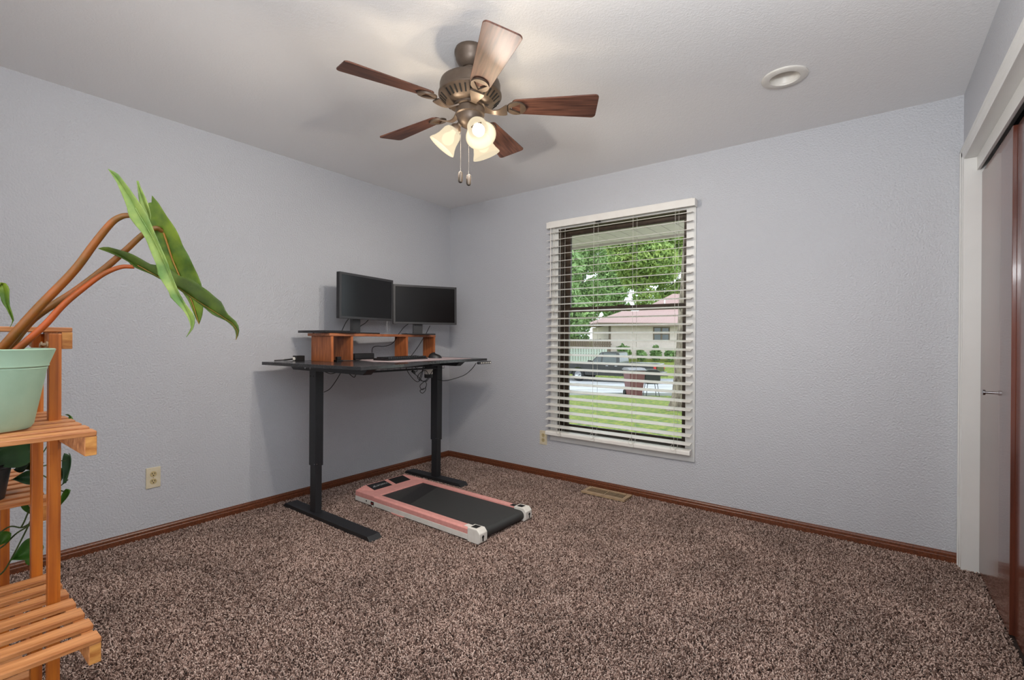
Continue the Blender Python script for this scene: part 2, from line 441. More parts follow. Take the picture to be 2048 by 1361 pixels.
b.box(WX0 - 0.012, WX0 - 0.006, -0.016, -0.012, WZ0, WZ1); b.box(WX0 - 0.05, WX0 - 0.044, -0.016, -0.012, WZ0, WZ1)
b.box(WX1 + 0.05, WX1 + 0.058, -0.016, -0.012, WZ0, WZ1)
struct(b.build('trim_4', WHITE, bevel=0.0012))

# ---------------------------------------------------------------- blind
SX0, SX1 = 1.172, 2.338
bl = thing('window_blind', 'white horizontal slat blind hanging open over the window', 'blind', (1.755, -0.04, 0.37))
MB().box(SX0 + 0.012, SX1 + 0.004, -0.058, -0.014, 2.086, 2.128).build('headrail', BLINDM, bl, True, bevel=0.002)
v = MB().box(SX0 + 0.003, SX1 + 0.026, -0.078, -0.066, 2.069, 2.119)
v.box(SX0 + 0.003, SX0 + 0.013, -0.066, -0.015, 2.069, 2.119); v.box(SX1 + 0.016, SX1 + 0.026, -0.066, -0.015, 2.069, 2.119)
v.build('valance', BLINDM, bl, True, bevel=0.002)
MB().box(1.62, 1.66, -0.075, -0.06, 2.062, 2.069).build('valance_clip', SLOT, bl, True, bevel=0.001)
NS = 28
zs_ = [0.447 + (2.037 - 0.447) * i / (NS - 1) for i in range(NS)]
a = math.radians(11)
me0 = None
for i, z in enumerate(zs_):
    if me0 is None:
        q = MB(); n = 5
        top = []
        for k in range(n + 1):
            t = k / n - 0.5
            yy = t * 0.062; zz = 0.0012 * (1 - 4 * t * t)
            top.append((yy, zz))
        poly = [(y, zq) for y, zq in top] + [(y, zq - 0.0028) for y, zq in reversed(top)]
        poly = [(y * math.cos(a) - zq * math.sin(a), y * math.sin(a) + zq * math.cos(a)) for y, zq in poly]
        q.prism([(y, zq) for y, zq in poly], SX0 - 1.755, SX1 - 1.755, 'x')
        so = q.build('slat', BLINDM, bl, smooth=True); me0 = so.data
    else:
        so = bpy.data.objects.new('slat', me0); COL.objects.link(so); so.parent = bl
    so.location = (0, 0, z - 0.37)
br = MB(); br.prism([(-0.072, 0.374), (-0.072, 0.396), (-0.066, 0.402), (-0.016, 0.408), (-0.012, 0.402), (-0.012, 0.378), (-0.02, 0.372), (-0.066, 0.370)], SX0, SX1, 'x')
br.build('bottom_rail', BLINDM, bl, True, bevel=0.002)
for x in (1.310, 1.608, 1.925, 2.232):
    c = MB()
    for (yy, dx) in ((-0.0745, 0.0), (-0.0085, 0.004)):
        c.tube([(x + dx, yy, 2.09), (x + dx, yy, 0.405)], 0.0013, 6)
    for z in zs_:
        c.tube([(x, -0.0745, z - 0.009), (x + 0.004, -0.0085, z + 0.003)], 0.0006, 4)
    # slack loop lying on the bottom rail
    c.tube(curve_pts([(x - 0.002, -0.074, 0.445), (x - 0.024, -0.079, 0.415), (x - 0.010, -0.081, 0.393), (x + 0.02, -0.079, 0.410), (x + 0.028, -0.076, 0.440)], 6), 0.0012, 6)
    c.tube(curve_pts([(x + 0.004, -0.079, 0.42), (x + 0.018, -0.081, 0.385), (x - 0.002, -0.079, 0.372)], 6), 0.0012, 6)
    c.build('ladder_cord', CORD, bl, True)
wd = MB(); wd.tube([(1.222, -0.082, 2.070), (1.222, -0.082, 2.045), (1.222, -0.084, 1.50)], [0.002, 0.004, 0.004], 6)
wd.build('tilt_wand', BLINDM, bl, True)
wd = MB(); wd.tube([(1.245, -0.081, 2.07), (1.245, -0.081, 1.30)], 0.0014, 6); wd.tube([(1.258, -0.081, 2.07), (1.258, -0.081, 1.36)], 0.0014, 6)
wd.build('pull_cord', CORD, bl, True)

# ---------------------------------------------------------------- wall outlets, floor register, recessed light
def outlet(loc, normal, label):
    t = thing('wall_outlet', label, 'outlet', loc)
    Nn = Vector(normal); U_ = Vector((0, 0, 1)); X_ = U_.cross(Nn)
    b = MB(); b.obox(Nn * 0.003, X_, U_, Nn, 0.071, 0.118, 0.006); b.build('cover_plate', IVORY, t, bevel=0.002)
    for s_ in (1, -1):
        c = Vector((0, 0, 0.021 * s_))
        f = MB(); f.lathe([(0.0165, 0.005), (0.0165, 0.0075), (0.0155, 0.0083)], 20, c, Nn, False, True)
        fo = f.build('receptacle_face', TANP, t, smooth=True)
        q = MB()
        for dx in (-0.0063, 0.0063):
            q.obox(c + X_ * dx + U_ * 0.004 + Nn * 0.0085, X_, U_, Nn, 0.0028, 0.0085, 0.0012)
        q.lathe([(0.003, 0.0078), (0.003, 0.0092)], 10, c - U_ * 0.0075, Nn, False, True)
        q.build('slots', SLOT, fo)
    k = MB(); k.lathe([(0.003, 0.006), (0.0025, 0.0072)], 10, (0, 0, 0), Nn, False, True); k.build('screw', BRASSY, t)
    return t
outlet((0, -2.423, 0.343), (1, 0, 0), 'ivory duplex outlet on the left wall beside the plant stand')
outlet((1.112, 0, 0.328), (0, -1, 0), 'ivory duplex outlet at the lower left corner of the window blind')

rg = thing('floor_register', 'tan metal floor vent in the carpet below the window wall', 'vent', (1.757, -0.123, 0.009))
b = MB(); x0, x1, y0, y1 = -0.172, 0.172, -0.085, 0.062
b.box(x0, x1, y1 - 0.028, y1, 0, 0.014); b.box(x0, x1, y0, y0 + 0.032, 0, 0.014)
b.box(x0, x0 + 0.030, y0 + 0.032, y1 - 0.028, 0, 0.014); b.box(x1 - 0.030, x1, y0 + 0.032, y1 - 0.028, 0, 0.014)
b.box(-0.005, 0.005, y0 + 0.032, y1 - 0.028, 0, 0.0138)
b.build('frame', BRASSY, rg)
MB().box(x0 + 0.004, x1 - 0.004, y0 + 0.004, y1 - 0.004, -0.013, 0.004).build('duct', SLOT, rg)
fin = None
for sgn in (-1, 1):
    for k in range(10):
        xx = sgn * (0.005 + (0.137 / 11) * (k + 1))
        if fin is None:
            fin = MB().box(-0.0022, 0.0022, -0.0435, 0.0435, 0.009, 0.0132).build('louver', BRASSY, rg); o = fin
        else:
            o = bpy.data.objects.new('louver', fin.data); COL.objects.link(o); o.parent = rg
        o.location = (xx, -0.0095, 0)
for xx in (x0 + 0.014, x1 - 0.04):
    MB().lathe([(0.004, 0.014), (0.003, 0.0155)], 8, (xx, y1 - 0.012, 0), (0, 0, 1), False, True).build('screw', SLOT, rg)

rl = thing('recessed_light', 'white round recessed ceiling light, switched off, right of the fan', 'ceiling light', (LX, LY, H))
b = MB(); b.lathe([(0.100, 0.0), (0.100, -0.006), (0.094, -0.010), (0.066, -0.009), (0.064, -0.004), (0.064, 0.004)], 40, (0, 0, 0))
b.build('trim_ring', OFFW, rl, smooth=True)
b = MB(); b.lathe([(0.0645, 0.0), (0.052, 0.030), (0.046, 0.045)], 40, (0, 0, 0)); b.build('reflector', OFFW, rl, smooth=True)
b = MB(); b.lathe([(0.047, 0.045), (0.03, 0.043), (0.001, 0.042)], 32, (0, 0, 0)); b.build('lens', OFFW, rl, smooth=True)

# ---------------------------------------------------------------- ceiling fan
FX, FY = 1.887, -1.805
fan = thing('ceiling_fan', 'bronze ceiling fan with five walnut blades and three lit glass shades', 'ceiling fan', (FX, FY, H))
def fz(z): return z - H
def flathe(name, prof, mat_, seg=40, parent=None):
    b = MB(); b.lathe([(r, fz(z)) for r, z in prof], seg, (0, 0, 0), (0, 0, 1), True, True)
    return b.build(name, mat_, parent or fan, smooth=True)
flathe('canopy', [(0.066, 2.4395), (0.070, 2.43), (0.070, 2.418), (0.066, 2.412), (0.064, 2.395), (0.052, 2.372), (0.036, 2.358)], BRONZE)
flathe('downrod', [(0.030, 2.36), (0.030, 2.352), (0.024, 2.346), (0.024, 2.318), (0.034, 2.312), (0.036, 2.302)], BRONZE, 24)
mh = flathe('motor_housing', [(0.05, 2.305), (0.118, 2.300), (0.130, 2.292), (0.134, 2.280), (0.134, 2.245), (0.140, 2.240), (0.140, 2.232), (0.134, 2.226), (0.100, 2.196), (0.080, 2.192)], BRONZE, 48)
q = MB()
for k in range(35):
    if k % 7 == 0: continue
    ang = 2 * PI * k / 35 + math.radians(35.4)
    c, s_ = math.cos(ang), math.sin(ang)
    q.obox((0.119 * c, 0.119 * s_, fz(2.2125)), (c * 0.034, s_ * 0.034, 0.030), (-s_, c, 0), (c * 0.03, s_ * 0.03, -0.034), 0.034, 0.0065, 0.004)
o = q.build('vent_slots', SLOT, mh); o['kind'] = 'stuff'
flathe('flywheel', [(0.072, 2.196), (0.072, 2.182), (0.060, 2.178)], BRONZE)
flathe('switch_housing', [(0.060, 2.18), (0.064, 2.176), (0.064, 2.150), (0.058, 2.146), (0.056, 2.128), (0.046, 2.108), (0.030, 2.098), (0.012, 2.092)], BRONZE)
# blades
def blade_outline():
    pts = []
    r0, r1 = 0.185, 0.561
    w0, w1 = 0.044, 0.071
    left = []
    for k in range(6):   # root arc
        a = PI / 2 + (PI / 2) * k / 5
        pts.append((r0 + 0.03 + 0.03 * math.cos(a), w0 - 0.03 + 0.03 * math.sin(a)))
    pts = pts[::1]
    up = [(r0 + 0.03, w0)]
    out = []
    def arc(cx, cy, rr, a0, a1, n=5):
        return [(cx + rr * math.cos(a0 + (a1 - a0) * k / n), cy + rr * math.sin(a0 + (a1 - a0) * k / n)) for k in range(n + 1)]
    out += arc(r0 + 0.025, -w0 + 0.025, 0.025, -PI, -PI / 2)
    out += arc(r1 - 0.018, -w1 + 0.018, 0.018, -PI / 2, 0)
    out += arc(r1 - 0.018, w1 - 0.018, 0.018, 0, PI / 2)
    out += arc(r0 + 0.025, w0 - 0.025, 0.025, PI / 2, PI)
    return out
pitch = math.radians(-13)
for k in range(5):
    ang = math.radians(35.4 + 72 * k)
    if k == 0:
        b = MB(); b.prism(blade_outline(), 0.0, 0.006, 'z')
        bl0 = b.build('blade', BLADEW, fan, bevel=0.0015)
        # decorative blade iron: arm from the flywheel and a round plate with a triangular opening, under the blade root
        q = MB()
        arm = curve_pts([(0.066, 0, -0.004), (0.100, 0, -0.020), (0.130, 0, -0.022), (0.165, 0, -0.010)], 5)
        n = len(arm)
        for i, p in enumerate(arm):
            t = i / (n - 1); wv = 0.024 - 0.014 * math.sin(PI * min(1, t * 1.1)) + 0.006 * t
            q.v += [Vector((p.x, -wv, p.z)), Vector((p.x, wv, p.z)), Vector((p.x, wv, p.z - 0.006)), Vector((p.x, -wv, p.z - 0.006))]
        for i in range(n - 1):
            for j in range(4):
                a_, b_ = i * 4 + j, i * 4 + (j + 1) % 4
                q.f.append((a_, b_, b_ + 4, a_ + 4))
        q.f += [(0, 1, 2, 3), tuple(4 * (n - 1) + j for j in (3, 2, 1, 0))]
        # ring plate with triangular hole
        m = 24; cx = 0.205; base = len(q.v)
        def tri(a):
            # triangle radius at angle a, one corner pointing outwards
            a = (a + PI / 3) % (2 * PI / 3) - PI / 3
            return 0.5 * 0.034 / max(0.5, math.cos(PI / 3 - abs(a)))
        for zl in (-0.001, -0.009):
            for i in range(m):
                aa = 2 * PI * i / m
                q.v.append(Vector((cx + 0.043 * math.cos(aa), 0.038 * math.sin(aa), zl)))
            for i in range(m):
                aa = 2 * PI * i / m
                q.v.append(Vector((cx + tri(aa + PI) * math.cos(aa), tri(aa + PI) * math.sin(aa), zl)))
        for i in range(m):
            j = (i + 1) % m
            q.f += [(base + i, base + j, base + m + j, base + m + i), (base + 2 * m + i, base + 3 * m + i, base + 3 * m + j, base + 2 * m + j),
                    (base + i, base + 2 * m + i, base + 2 * m + j, base + j), (base + m + i, base + m + j, base + 3 * m + j, base + 3 * m + i)]
        q.build('blade_iron', BRONZE, bl0, smooth=True)
        bo = bl0
    else:
        bo = dup(bl0, fan)
    bo.location = (0, 0, fz(2.184))
    bo.rotation_euler = (Matrix.Rotation(ang, 4, 'Z') @ Matrix.Rotation(pitch, 4, 'X')).to_euler()
# lamp arms, shades, bulbs
for k, az in enumerate((-26, -146, 94)):
    azr = math.radians(az); c, s_ = math.cos(azr), math.sin(azr)
    el = math.radians(52)
    ax = Vector((math.cos(el) * c, math.cos(el) * s_, -math.sin(el)))
    p0 = Vector((0.030 * c, 0.030 * s_, fz(2.125)))
    neck = Vector((0.052 * c, 0.052 * s_, fz(2.105)))
    b = MB(); b.tube([p0, neck, neck + ax * 0.012], [0.012, 0.012, 0.014], 12)
    b.lathe([(0.014, 0.0), (0.024, 0.010), (0.026, 0.024), (0.024, 0.030)], 20, neck, ax, True, True)
    arm_ = b.build('lamp_arm', BRONZE, fan, smooth=True)
    b = MB()
    prof = [(0.024, 0.024), (0.034, 0.030), (0.041, 0.044), (0.043, 0.060), (0.046, 0.078), (0.053, 0.098), (0.061, 0.112), (0.064, 0.120)]
    b.lathe(prof, 36, neck, ax)
    b.build('glass_shade', SHADE, arm_, smooth=True, solid=0.003)['label'] = 'frosted cream glass bell shade, lit'
    b = MB(); b.lathe([(0.010, 0.030), (0.013, 0.045), (0.024, 0.062), (0.027, 0.076), (0.022, 0.092), (0.010, 0.101), (0.001, 0.103)], 20, neck, ax, True, False)
    b.build('bulb', BULB, arm_, smooth=True)
    ld = bpy.data.lights.new('bulb_light', 'POINT'); ld.energy = BULB_W; ld.color = (1.0, 0.91, 0.81); ld.shadow_soft_size = 0.030
    lo = bpy.data.objects.new('bulb_light', ld); COL.objects.link(lo); lo.parent = fan
    lo.location = neck + ax * 0.088
for (dx, dy, z0, z1) in ((-0.031, -0.026, 1.900, 1.848), (-0.002, -0.004, 1.888, 1.836)):
    b = MB(); b.tube([(dx, dy, fz(2.10)), (dx, dy, fz(z0))], 0.00045, 5)
    ch = b.build('pull_chain', CHAIN, fan)
    b = MB(); b.lathe([(0.003, fz(z0)), (0.009, fz(z0 - 0.005)), (0.0105, fz(z0 - 0.014)), (0.0105, fz(z1 + 0.010)), (0.008, fz(z1 + 0.003)), (0.002, fz(z1))], 14, (dx, dy, 0), (0, 0, 1), True, True)
    b.build('fob', FOBW, ch, smooth=True)

# ---------------------------------------------------------------- standing desk
ZD = 0.998
desk = thing('standing_desk', 'black height-adjustable standing desk in the corner', 'desk', (0.45, -1.12, 0.0))
front = curve_pts([(1.06, -1.775), (1.035, -1.60), (1.005, -1.44), (0.95, -1.30), (0.875, -1.12), (0.825, -0.90), (0.80, -0.65), (0.785, -0.36)], 5)
poly = [(0.115, -1.865), (0.115, -0.355)] + [(p.x, p.y) for p in reversed(front)]
b = MB(); b.prism(poly, ZD - 0.020, ZD, 'z'); b.build('desktop', DESKTOP, desk, True, bevel=0.0015)
for (lx, ly, fx0, fx1, bx0, bx1) in ((0.437, -1.668, 0.108, 1.066, 0.150, 1.022), (0.468, -0.625, 0.128, 0.790, 0.150, 0.760)):
    f = MB(); f.prism([(fx0, 0.006), (fx0 + 0.012, 0.004), (fx1 - 0.012, 0.004), (fx1, 0.006), (fx1 - 0.026, 0.030), (fx0 + 0.026, 0.030)], ly - 0.045, ly + 0.040, 'y')
    f.build('foot', BLACKM, desk, True, bevel=0.002)
    b = MB(); b.box(lx - 0.038, lx + 0.038, ly - 0.028, ly + 0.028, 0.33, ZD - 0.02)
    lo = b.build('leg', BLACKM, desk, True, bevel=0.003)
    b = MB(); b.box(lx - 0.032, lx + 0.032, ly - 0.023, ly + 0.023, 0.028, 0.34); b.build('lower_leg', BLACKM, lo, True, bevel=0.003)
    for pp, ax_ in (((lx + 0.030, ly - 0.028, 0.345), (0, -1, 0)), ((lx + 0.038, ly - 0.018, 0.345), (1, 0, 0))):
        MB().lathe([(0.003, 0), (0.003, 0.002)], 8, pp, ax_, False, True).build('set_screw', CHROME, lo, True)
    b = MB(); y0, y1 = ly - 0.030, ly + 0.030
    b.prism([(bx0, ZD - 0.020), (bx0 + 0.05, ZD - 0.055), (bx1 - 0.05, ZD - 0.055), (bx1, ZD - 0.020)], y0, y1, 'y')
    br = b.build('side_bracket', BLACKM, desk, True, bevel=0.002)
    for dx in (-0.085, -0.025):
        MB().lathe([(0.006, 0), (0.006, 0.001), (0.0035, 0.001), (0.0035, -0.002)], 12, (lx + dx, y0, ZD - 0.038), (0, -1, 0), False, True).build('bolt', CHROME, br, True)
    for dx in (-0.022, 0.012):
        MB().lathe([(0.005, 0), (0.005, 0.001)], 10, (lx + dx, ly - 0.0282, ZD - 0.088), (0, -1, 0), False, True).build('bolt_hole', SLOT, lo, True)
b = MB(); b.box(0.50, 0.54, -1.64, -0.65, ZD - 0.06, ZD - 0.02); b.box(0.36, 0.40, -1.64, -0.65, ZD - 0.06, ZD - 0.02)
b.build('crossbeam', BLACKM, desk, True, bevel=0.002)
b = MB()
for i in range(15):
    y = -1.52 + 0.75 * i / 14
    b.tube([(0.70, y, ZD - 0.024), (0.70, y, ZD - 0.066), (0.58, y, ZD - 0.066), (0.58, y, ZD - 0.024)], 0.0015, 5)
for (x, z) in ((0.70, ZD - 0.066), (0.70, ZD - 0.045), (0.66, ZD - 0.066), (0.62, ZD - 0.066), (0.58, ZD - 0.066)):
    b.tube([(x, -1.52, z), (x, -0.77, z)], 0.0018, 5)
b.build('cable_tray', BLACKM, desk, True)
b = MB(); b.box(0.81, 0.835, -0.52, -0.36, ZD - 0.043, ZD - 0.021)
cp = b.build('control_panel', BLACKP, desk, True, bevel=0.008, bseg=3)
b = MB()
for i in range(6):
    y = -0.49 + 0.022 * i
    b.box(0.835, 0.8365, y - 0.006, y + 0.006, ZD - 0.037, ZD - 0.027)
b.build('button', OFFW, cp, True)
b = MB(); b.box(0.8355, 0.837, -0.385, -0.372, ZD - 0.037, ZD - 0.027); b.build('button', OFFW, cp, True)
def dp_(px, py, x):   # point of the photo's line of sight at world x
    d = CF + CR * ((px - 1024) / FPX) - CU * ((py - 680.5) / FPX)
    return CAM + d * ((x - CAM.x) / d.x)
def line(pts, x0, x1, n=6):
    m = len(pts) - 1
    return curve_pts([dp_(a, c, x0 + (x1 - x0) * i / m) for i, (a, c) in enumerate(pts)], n)
MB().tube(line([(952, 727), (944, 738), (930, 750), (912, 757), (896, 761), (885, 762), (874, 759)], 0.80, 0.515), 0.0028, 6).build('control_cable', CABLE, desk, True)
# tangle of cables under the desktop
tang = [([(812, 737), (818, 748), (828, 760), (836, 764), (842, 757), (846, 742), (848, 728)], 0.66, 0.60),
        ([(824, 744), (836, 754), (848, 764), (858, 756), (852, 742), (842, 745), (835, 755), (842, 762), (854, 763)], 0.64, 0.58),
        ([(849, 763), (840, 772), (844, 780), (851, 776), (853, 768), (849, 762)], 0.6, 0.6),
        ([(848, 777), (840, 782), (845, 787), (851, 781), (851, 774)], 0.6, 0.6),
        ([(847, 728), (845, 740), (841, 752), (838, 762)], 0.63, 0.63),
        ([(872, 733), (864, 744), (858, 754), (850, 763)], 0.56, 0.58),
        ([(829, 733), (834, 739), (833, 744), (826, 742)], 0.68, 0.68)]
for pts, xa, xb in tang:
    MB().tube(line(pts, xa, xb), 0.0026, 6).build('cable', CABLE, desk, True)
b = MB(); p = dp_(827, 745, 0.645); b.obox(p, (0, 1, -0.7), (0, 0.7, 1), (1, 0, 0), 0.035, 0.014, 0.012)
b.build('cable_plug', CABLE, desk, True, bevel=0.002)
for pts, xa, xb in ([(649, 744), (661, 748), (672, 746), (684, 744)], 0.40, 0.42), ([(682, 745), (672, 762), (660, 778), (648, 785)], 0.42, 0.28), ([(694, 744), (703, 752), (709, 755), (713, 746)], 0.5, 0.5):
    MB().tube(line(pts, xa, xb), 0.0026, 6).build('cable', CABLE, desk, True)
p = dp_(857, 743, 0.525)
b = MB(); b.lathe([(0.030, -0.052), (0.033, -0.045), (0.033, 0.055), (0.026, 0.065)], 20, p, (0, 0, 1), True, True)
mo = b.build('lift_motor', BLACKM, desk, True, smooth=True)
b = MB(); b.lathe([(0.0336, -0.022), (0.0336, 0.022)], 20, p, (0, 0, 1)); b.build('motor_label', OFFW, mo, True, smooth=True)

# monitor riser
ris = thing('monitor_riser', 'orange pine monitor riser with four upright panels on the desk', 'riser', (0.3, -1.0, ZD))
ZR = 1.190
pan = [(0.200, 0.442, -1.566), (0.190, 0.408, -1.392), (0.160, 0.304, -0.805), (0.105, 0.242, -0.442)]
for (xa, xb, y) in pan:
    b = MB(); b.box(xa, xb, y - 0.002, y + 0.017, ZD, ZR - 0.019); b.build('panel', RISER, ris, True, bevel=0.0015)
b = MB(); b.prism([(0.19, -1.590), (0.452, -1.585), (0.236, -0.415), (0.095, -0.415)], ZR - 0.019, ZR, 'z')
b.build('top_board', RISERT, ris, True, bevel=0.0015)

# closed laptop lying on the riser
lap = thing('laptop', 'closed dark laptop overhanging the left end of the wooden riser', 'laptop', (0.26, -1.49, ZR))
b = MB(); b.box(0.10, 0.448, -1.612, -1.375, ZR + 0.003, ZR + 0.012); b.build('base', BLACKP, lap, True, bevel=0.003)
b = MB(); b.box(0.10, 0.446, -1.612, -1.377, ZR + 0.013, ZR + 0.019); b.build('lid', BEZEL, lap, True, bevel=0.0025)
for (x, y) in ((0.23, -1.57), (0.42, -1.57), (0.23, -1.40), (0.42, -1.40)):
    MB().lathe([(0.006, ZR), (0.006, ZR + 0.003)], 10, (x, y, 0), (0, 0, 1), True, True).build('rubber_foot', CABLE, lap, True)

# monitors
def monitor(P0, P1, zb, zt, base_c, label, base_len, tilt):
    d = Vector((P1[0] - P0[0], P1[1] - P0[1], 0)); wdt = d.length; d.normalize()
    nrm = Vector((d.y, -d.x, 0))           # faces into the room
    mid = Vector(((P0[0] + P1[0]) / 2, (P0[1] + P1[1]) / 2, 0))
    t = thing('monitor', label, 'monitor', (base_c[0], base_c[1], ZR), 0, 'twin monitors on the riser')
    up = Vector((0, 0, 1)); U2 = (up - nrm * math.tan(tilt)).normalized(); N2 = d.cross(U2); N2 = N2 if N2.dot(nrm) > 0 else -N2
    hgt = zt - zb; c = mid + up * (zb + zt) / 2
    b = MB(); b.obox(c - N2 * 0.014, d, U2, N2, wdt, hgt, 0.028)
    b.obox(c - N2 * 0.034, d, U2, N2, wdt * 0.6, hgt * 0.6, 0.02)
    shl = b.build('housing', BLACKP, t, True, bevel=0.002)
    fr = MB(); bw = 0.017
    for sgn in (-1, 1):
        fr.obox(c + d * sgn * (wdt / 2 - bw / 2) + N2 * 0.002, d, U2, N2, bw, hgt, 0.006)
        fr.obox(c + U2 * sgn * (hgt / 2 - bw / 2) + N2 * 0.002, d, U2, N2, wdt - 2 * bw, bw, 0.006)
    fr.build('bezel', BEZEL, t, True, bevel=0.001)
    MB().obox(c + N2 * 0.0005, d, U2, N2, wdt - 2 * bw, hgt - 2 * bw, 0.002).build('screen', SCREEN, t, True)
    bc = Vector((base_c[0], base_c[1], 0))
    b = MB(); b.obox(bc + up * (ZR + 0.004 + 0.07 + 0.01), d, nrm, up, 0.078, 0.030, 0.16)
    b.build('neck', BEZEL, t, True, bevel=0.003)
    b = MB(); b.obox(bc + nrm * 0.03 + up * (ZR + 0.005), d, nrm, up, base_len, 0.20, 0.010)
    b.build('base_plate', BLACKP, t, True, bevel=0.003)
    return t
m1 = monitor((0.323, -1.432), (0.218, -0.878), 1.298, 1.628, (0.215, -1.225), 'left of the two black monitors, a pale glare on its screen', 0.25, 0.0)
m2 = monitor((0.176, -0.838), (0.426, -0.352), 1.279, 1.606, (0.235, -0.625), 'right of the two black monitors, nearest the room corner', 0.24, 0.03)
for par, pts, xa, xb in ((m1, [(699, 636), (692, 645), (687, 655), (683, 664)], 0.17, 0.10), (m1, [(737, 640), (730, 647), (722, 652), (716, 660)], 0.17, 0.16),
                         (m2, [(817, 648), (808, 655), (800, 665), (794, 673), (788, 684), (780, 690), (768, 693), (752, 693), (745, 697), (744, 706)], 0.20, 0.16),
                         (m2, [(860, 652), (852, 668), (846, 678), (836, 694), (822, 713)], 0.20, 0.20)):
    MB().tube(line(pts, xa, xb), 0.0028, 6).build('cable', CABLE, par, True)

# things on the desktop
dm = MB(); dm.prism([(0.60, -1.36), (0.78, -1.30), (0.735, -0.50), (0.36, -0.47), (0.33, -1.30)], ZD, ZD + 0.003, 'z')
tag(dm.build('desk_mat', PADM, None, bevel=0.0008), 'pale pink desk mat under the keyboard and mouse', 'desk mat')
kb = thing('keyboard', 'black keyboard on the pale desk mat', 'keyboard', (0.54, -1.05, ZD + 0.003), math.radians(99))
b = MB(); b.prism([(-0.07, 0.0), (0.07, 0.0), (0.07, 0.016), (0.0, 0.016), (-0.07, 0.008)], -0.22, 0.22, 'x')
b.build('case', BLACKP, kb, bevel=0.002)
q = MB()
for r in range(5):
    for c in range(20):
        y = -0.052 + r * 0.0225; x = -0.20 + c * 0.0211
        q.box(x - 0.0085, x + 0.0085, y - 0.0085, y + 0.0085, 0.012, 0.021 + 0.0015 * abs(r - 2))
o = q.build('keys', BLACKP, kb); o['kind'] = 'stuff'
ms = thing('mouse', 'black wireless mouse beside the keyboard on the desk mat', 'mouse', (0.50, -0.675, ZD + 0.003), math.radians(-53))
q = MB(); rows = []
for i in range(9):
    a_ = PI * i / 8
    rows.append(i)
nu, nv = 16, 6
for j in range(nv + 1):
    ph = PI / 2 * j / nv
    for i in range(nu):
        th = 2 * PI * i / nu
        q.v.append(Vector((0.031 * math.cos(th) * math.cos(ph), 0.056 * math.sin(th) * math.cos(ph), 0.040 * math.sin(ph) * (1 - 0.18 * math.sin(th)))))
for j in range(nv):
    for i in range(nu):
        a_ = j * nu + i; b_ = j * nu + (i + 1) % nu
        q.f.append((a_, b_, b_ + nu, a_ + nu))
q.f.append(tuple(range(nu))[::-1])
q.build('body', BLACKP, ms, smooth=True)
MB().lathe([(0.006, -0.003), (0.007, 0), (0.006, 0.003)], 12, (0, -0.034, 0.030), (1, 0, 0), True, True).build('scroll_wheel', BEZEL, ms, smooth=True)
dk = MB(); dk.box(0.225, 0.285, -1.275, -1.100, ZD, ZD + 0.046)
dk = dk.build('docking_box', BLACKP, None, bevel=0.008, bseg=3); tag(dk, 'black rectangular docking box under the riser beside its second panel', 'electronics')
ad = thing('power_adapter', 'black plug adapter with a pale collar and cable behind the leftmost riser panel', 'adapter', (0.135, -1.64, ZD))
MB().box(0.115, 0.165, -1.655, -1.595, ZD, ZD + 0.036).build('body', CABLE, ad, True, bevel=0.002)
MB().lathe([(0.011, 0), (0.013, 0.006), (0.010, 0.016)], 12, (0.14, -1.655, ZD + 0.014), (0, -1, 0), True, True).build('collar', OFFW, ad, True, smooth=True)
MB().tube(curve_pts([(0.14, -1.670, ZD + 0.013), (0.135, -1.72, ZD + 0.008), (0.13, -1.79, ZD + 0.006)], 5), [0.006] * 6 + [0.004] * 5, 8).build('cord', CABLE, ad, True)
hb = thing('usb_hub', 'small black hub on the desk between the two left riser panels', 'electronics', (0.40, -1.48, ZD))
MB().box(0.385, 0.425, -1.512, -1.465, ZD, ZD + 0.010).build('body', CABLE, hb, True, bevel=0.002)
MB().box(0.392, 0.418, -1.505, -1.475, ZD + 0.010, ZD + 0.032).build('plug', CABLE, hb, True, bevel=0.002)
MB().tube(curve_pts([(0.40, -1.47, ZD + 0.006), (0.42, -1.42, ZD + 0.004), (0.43, -1.36, ZD + 0.004), (0.38, -1.29, ZD + 0.004)], 5), 0.0025, 6).build('cord', CABLE, hb, True)

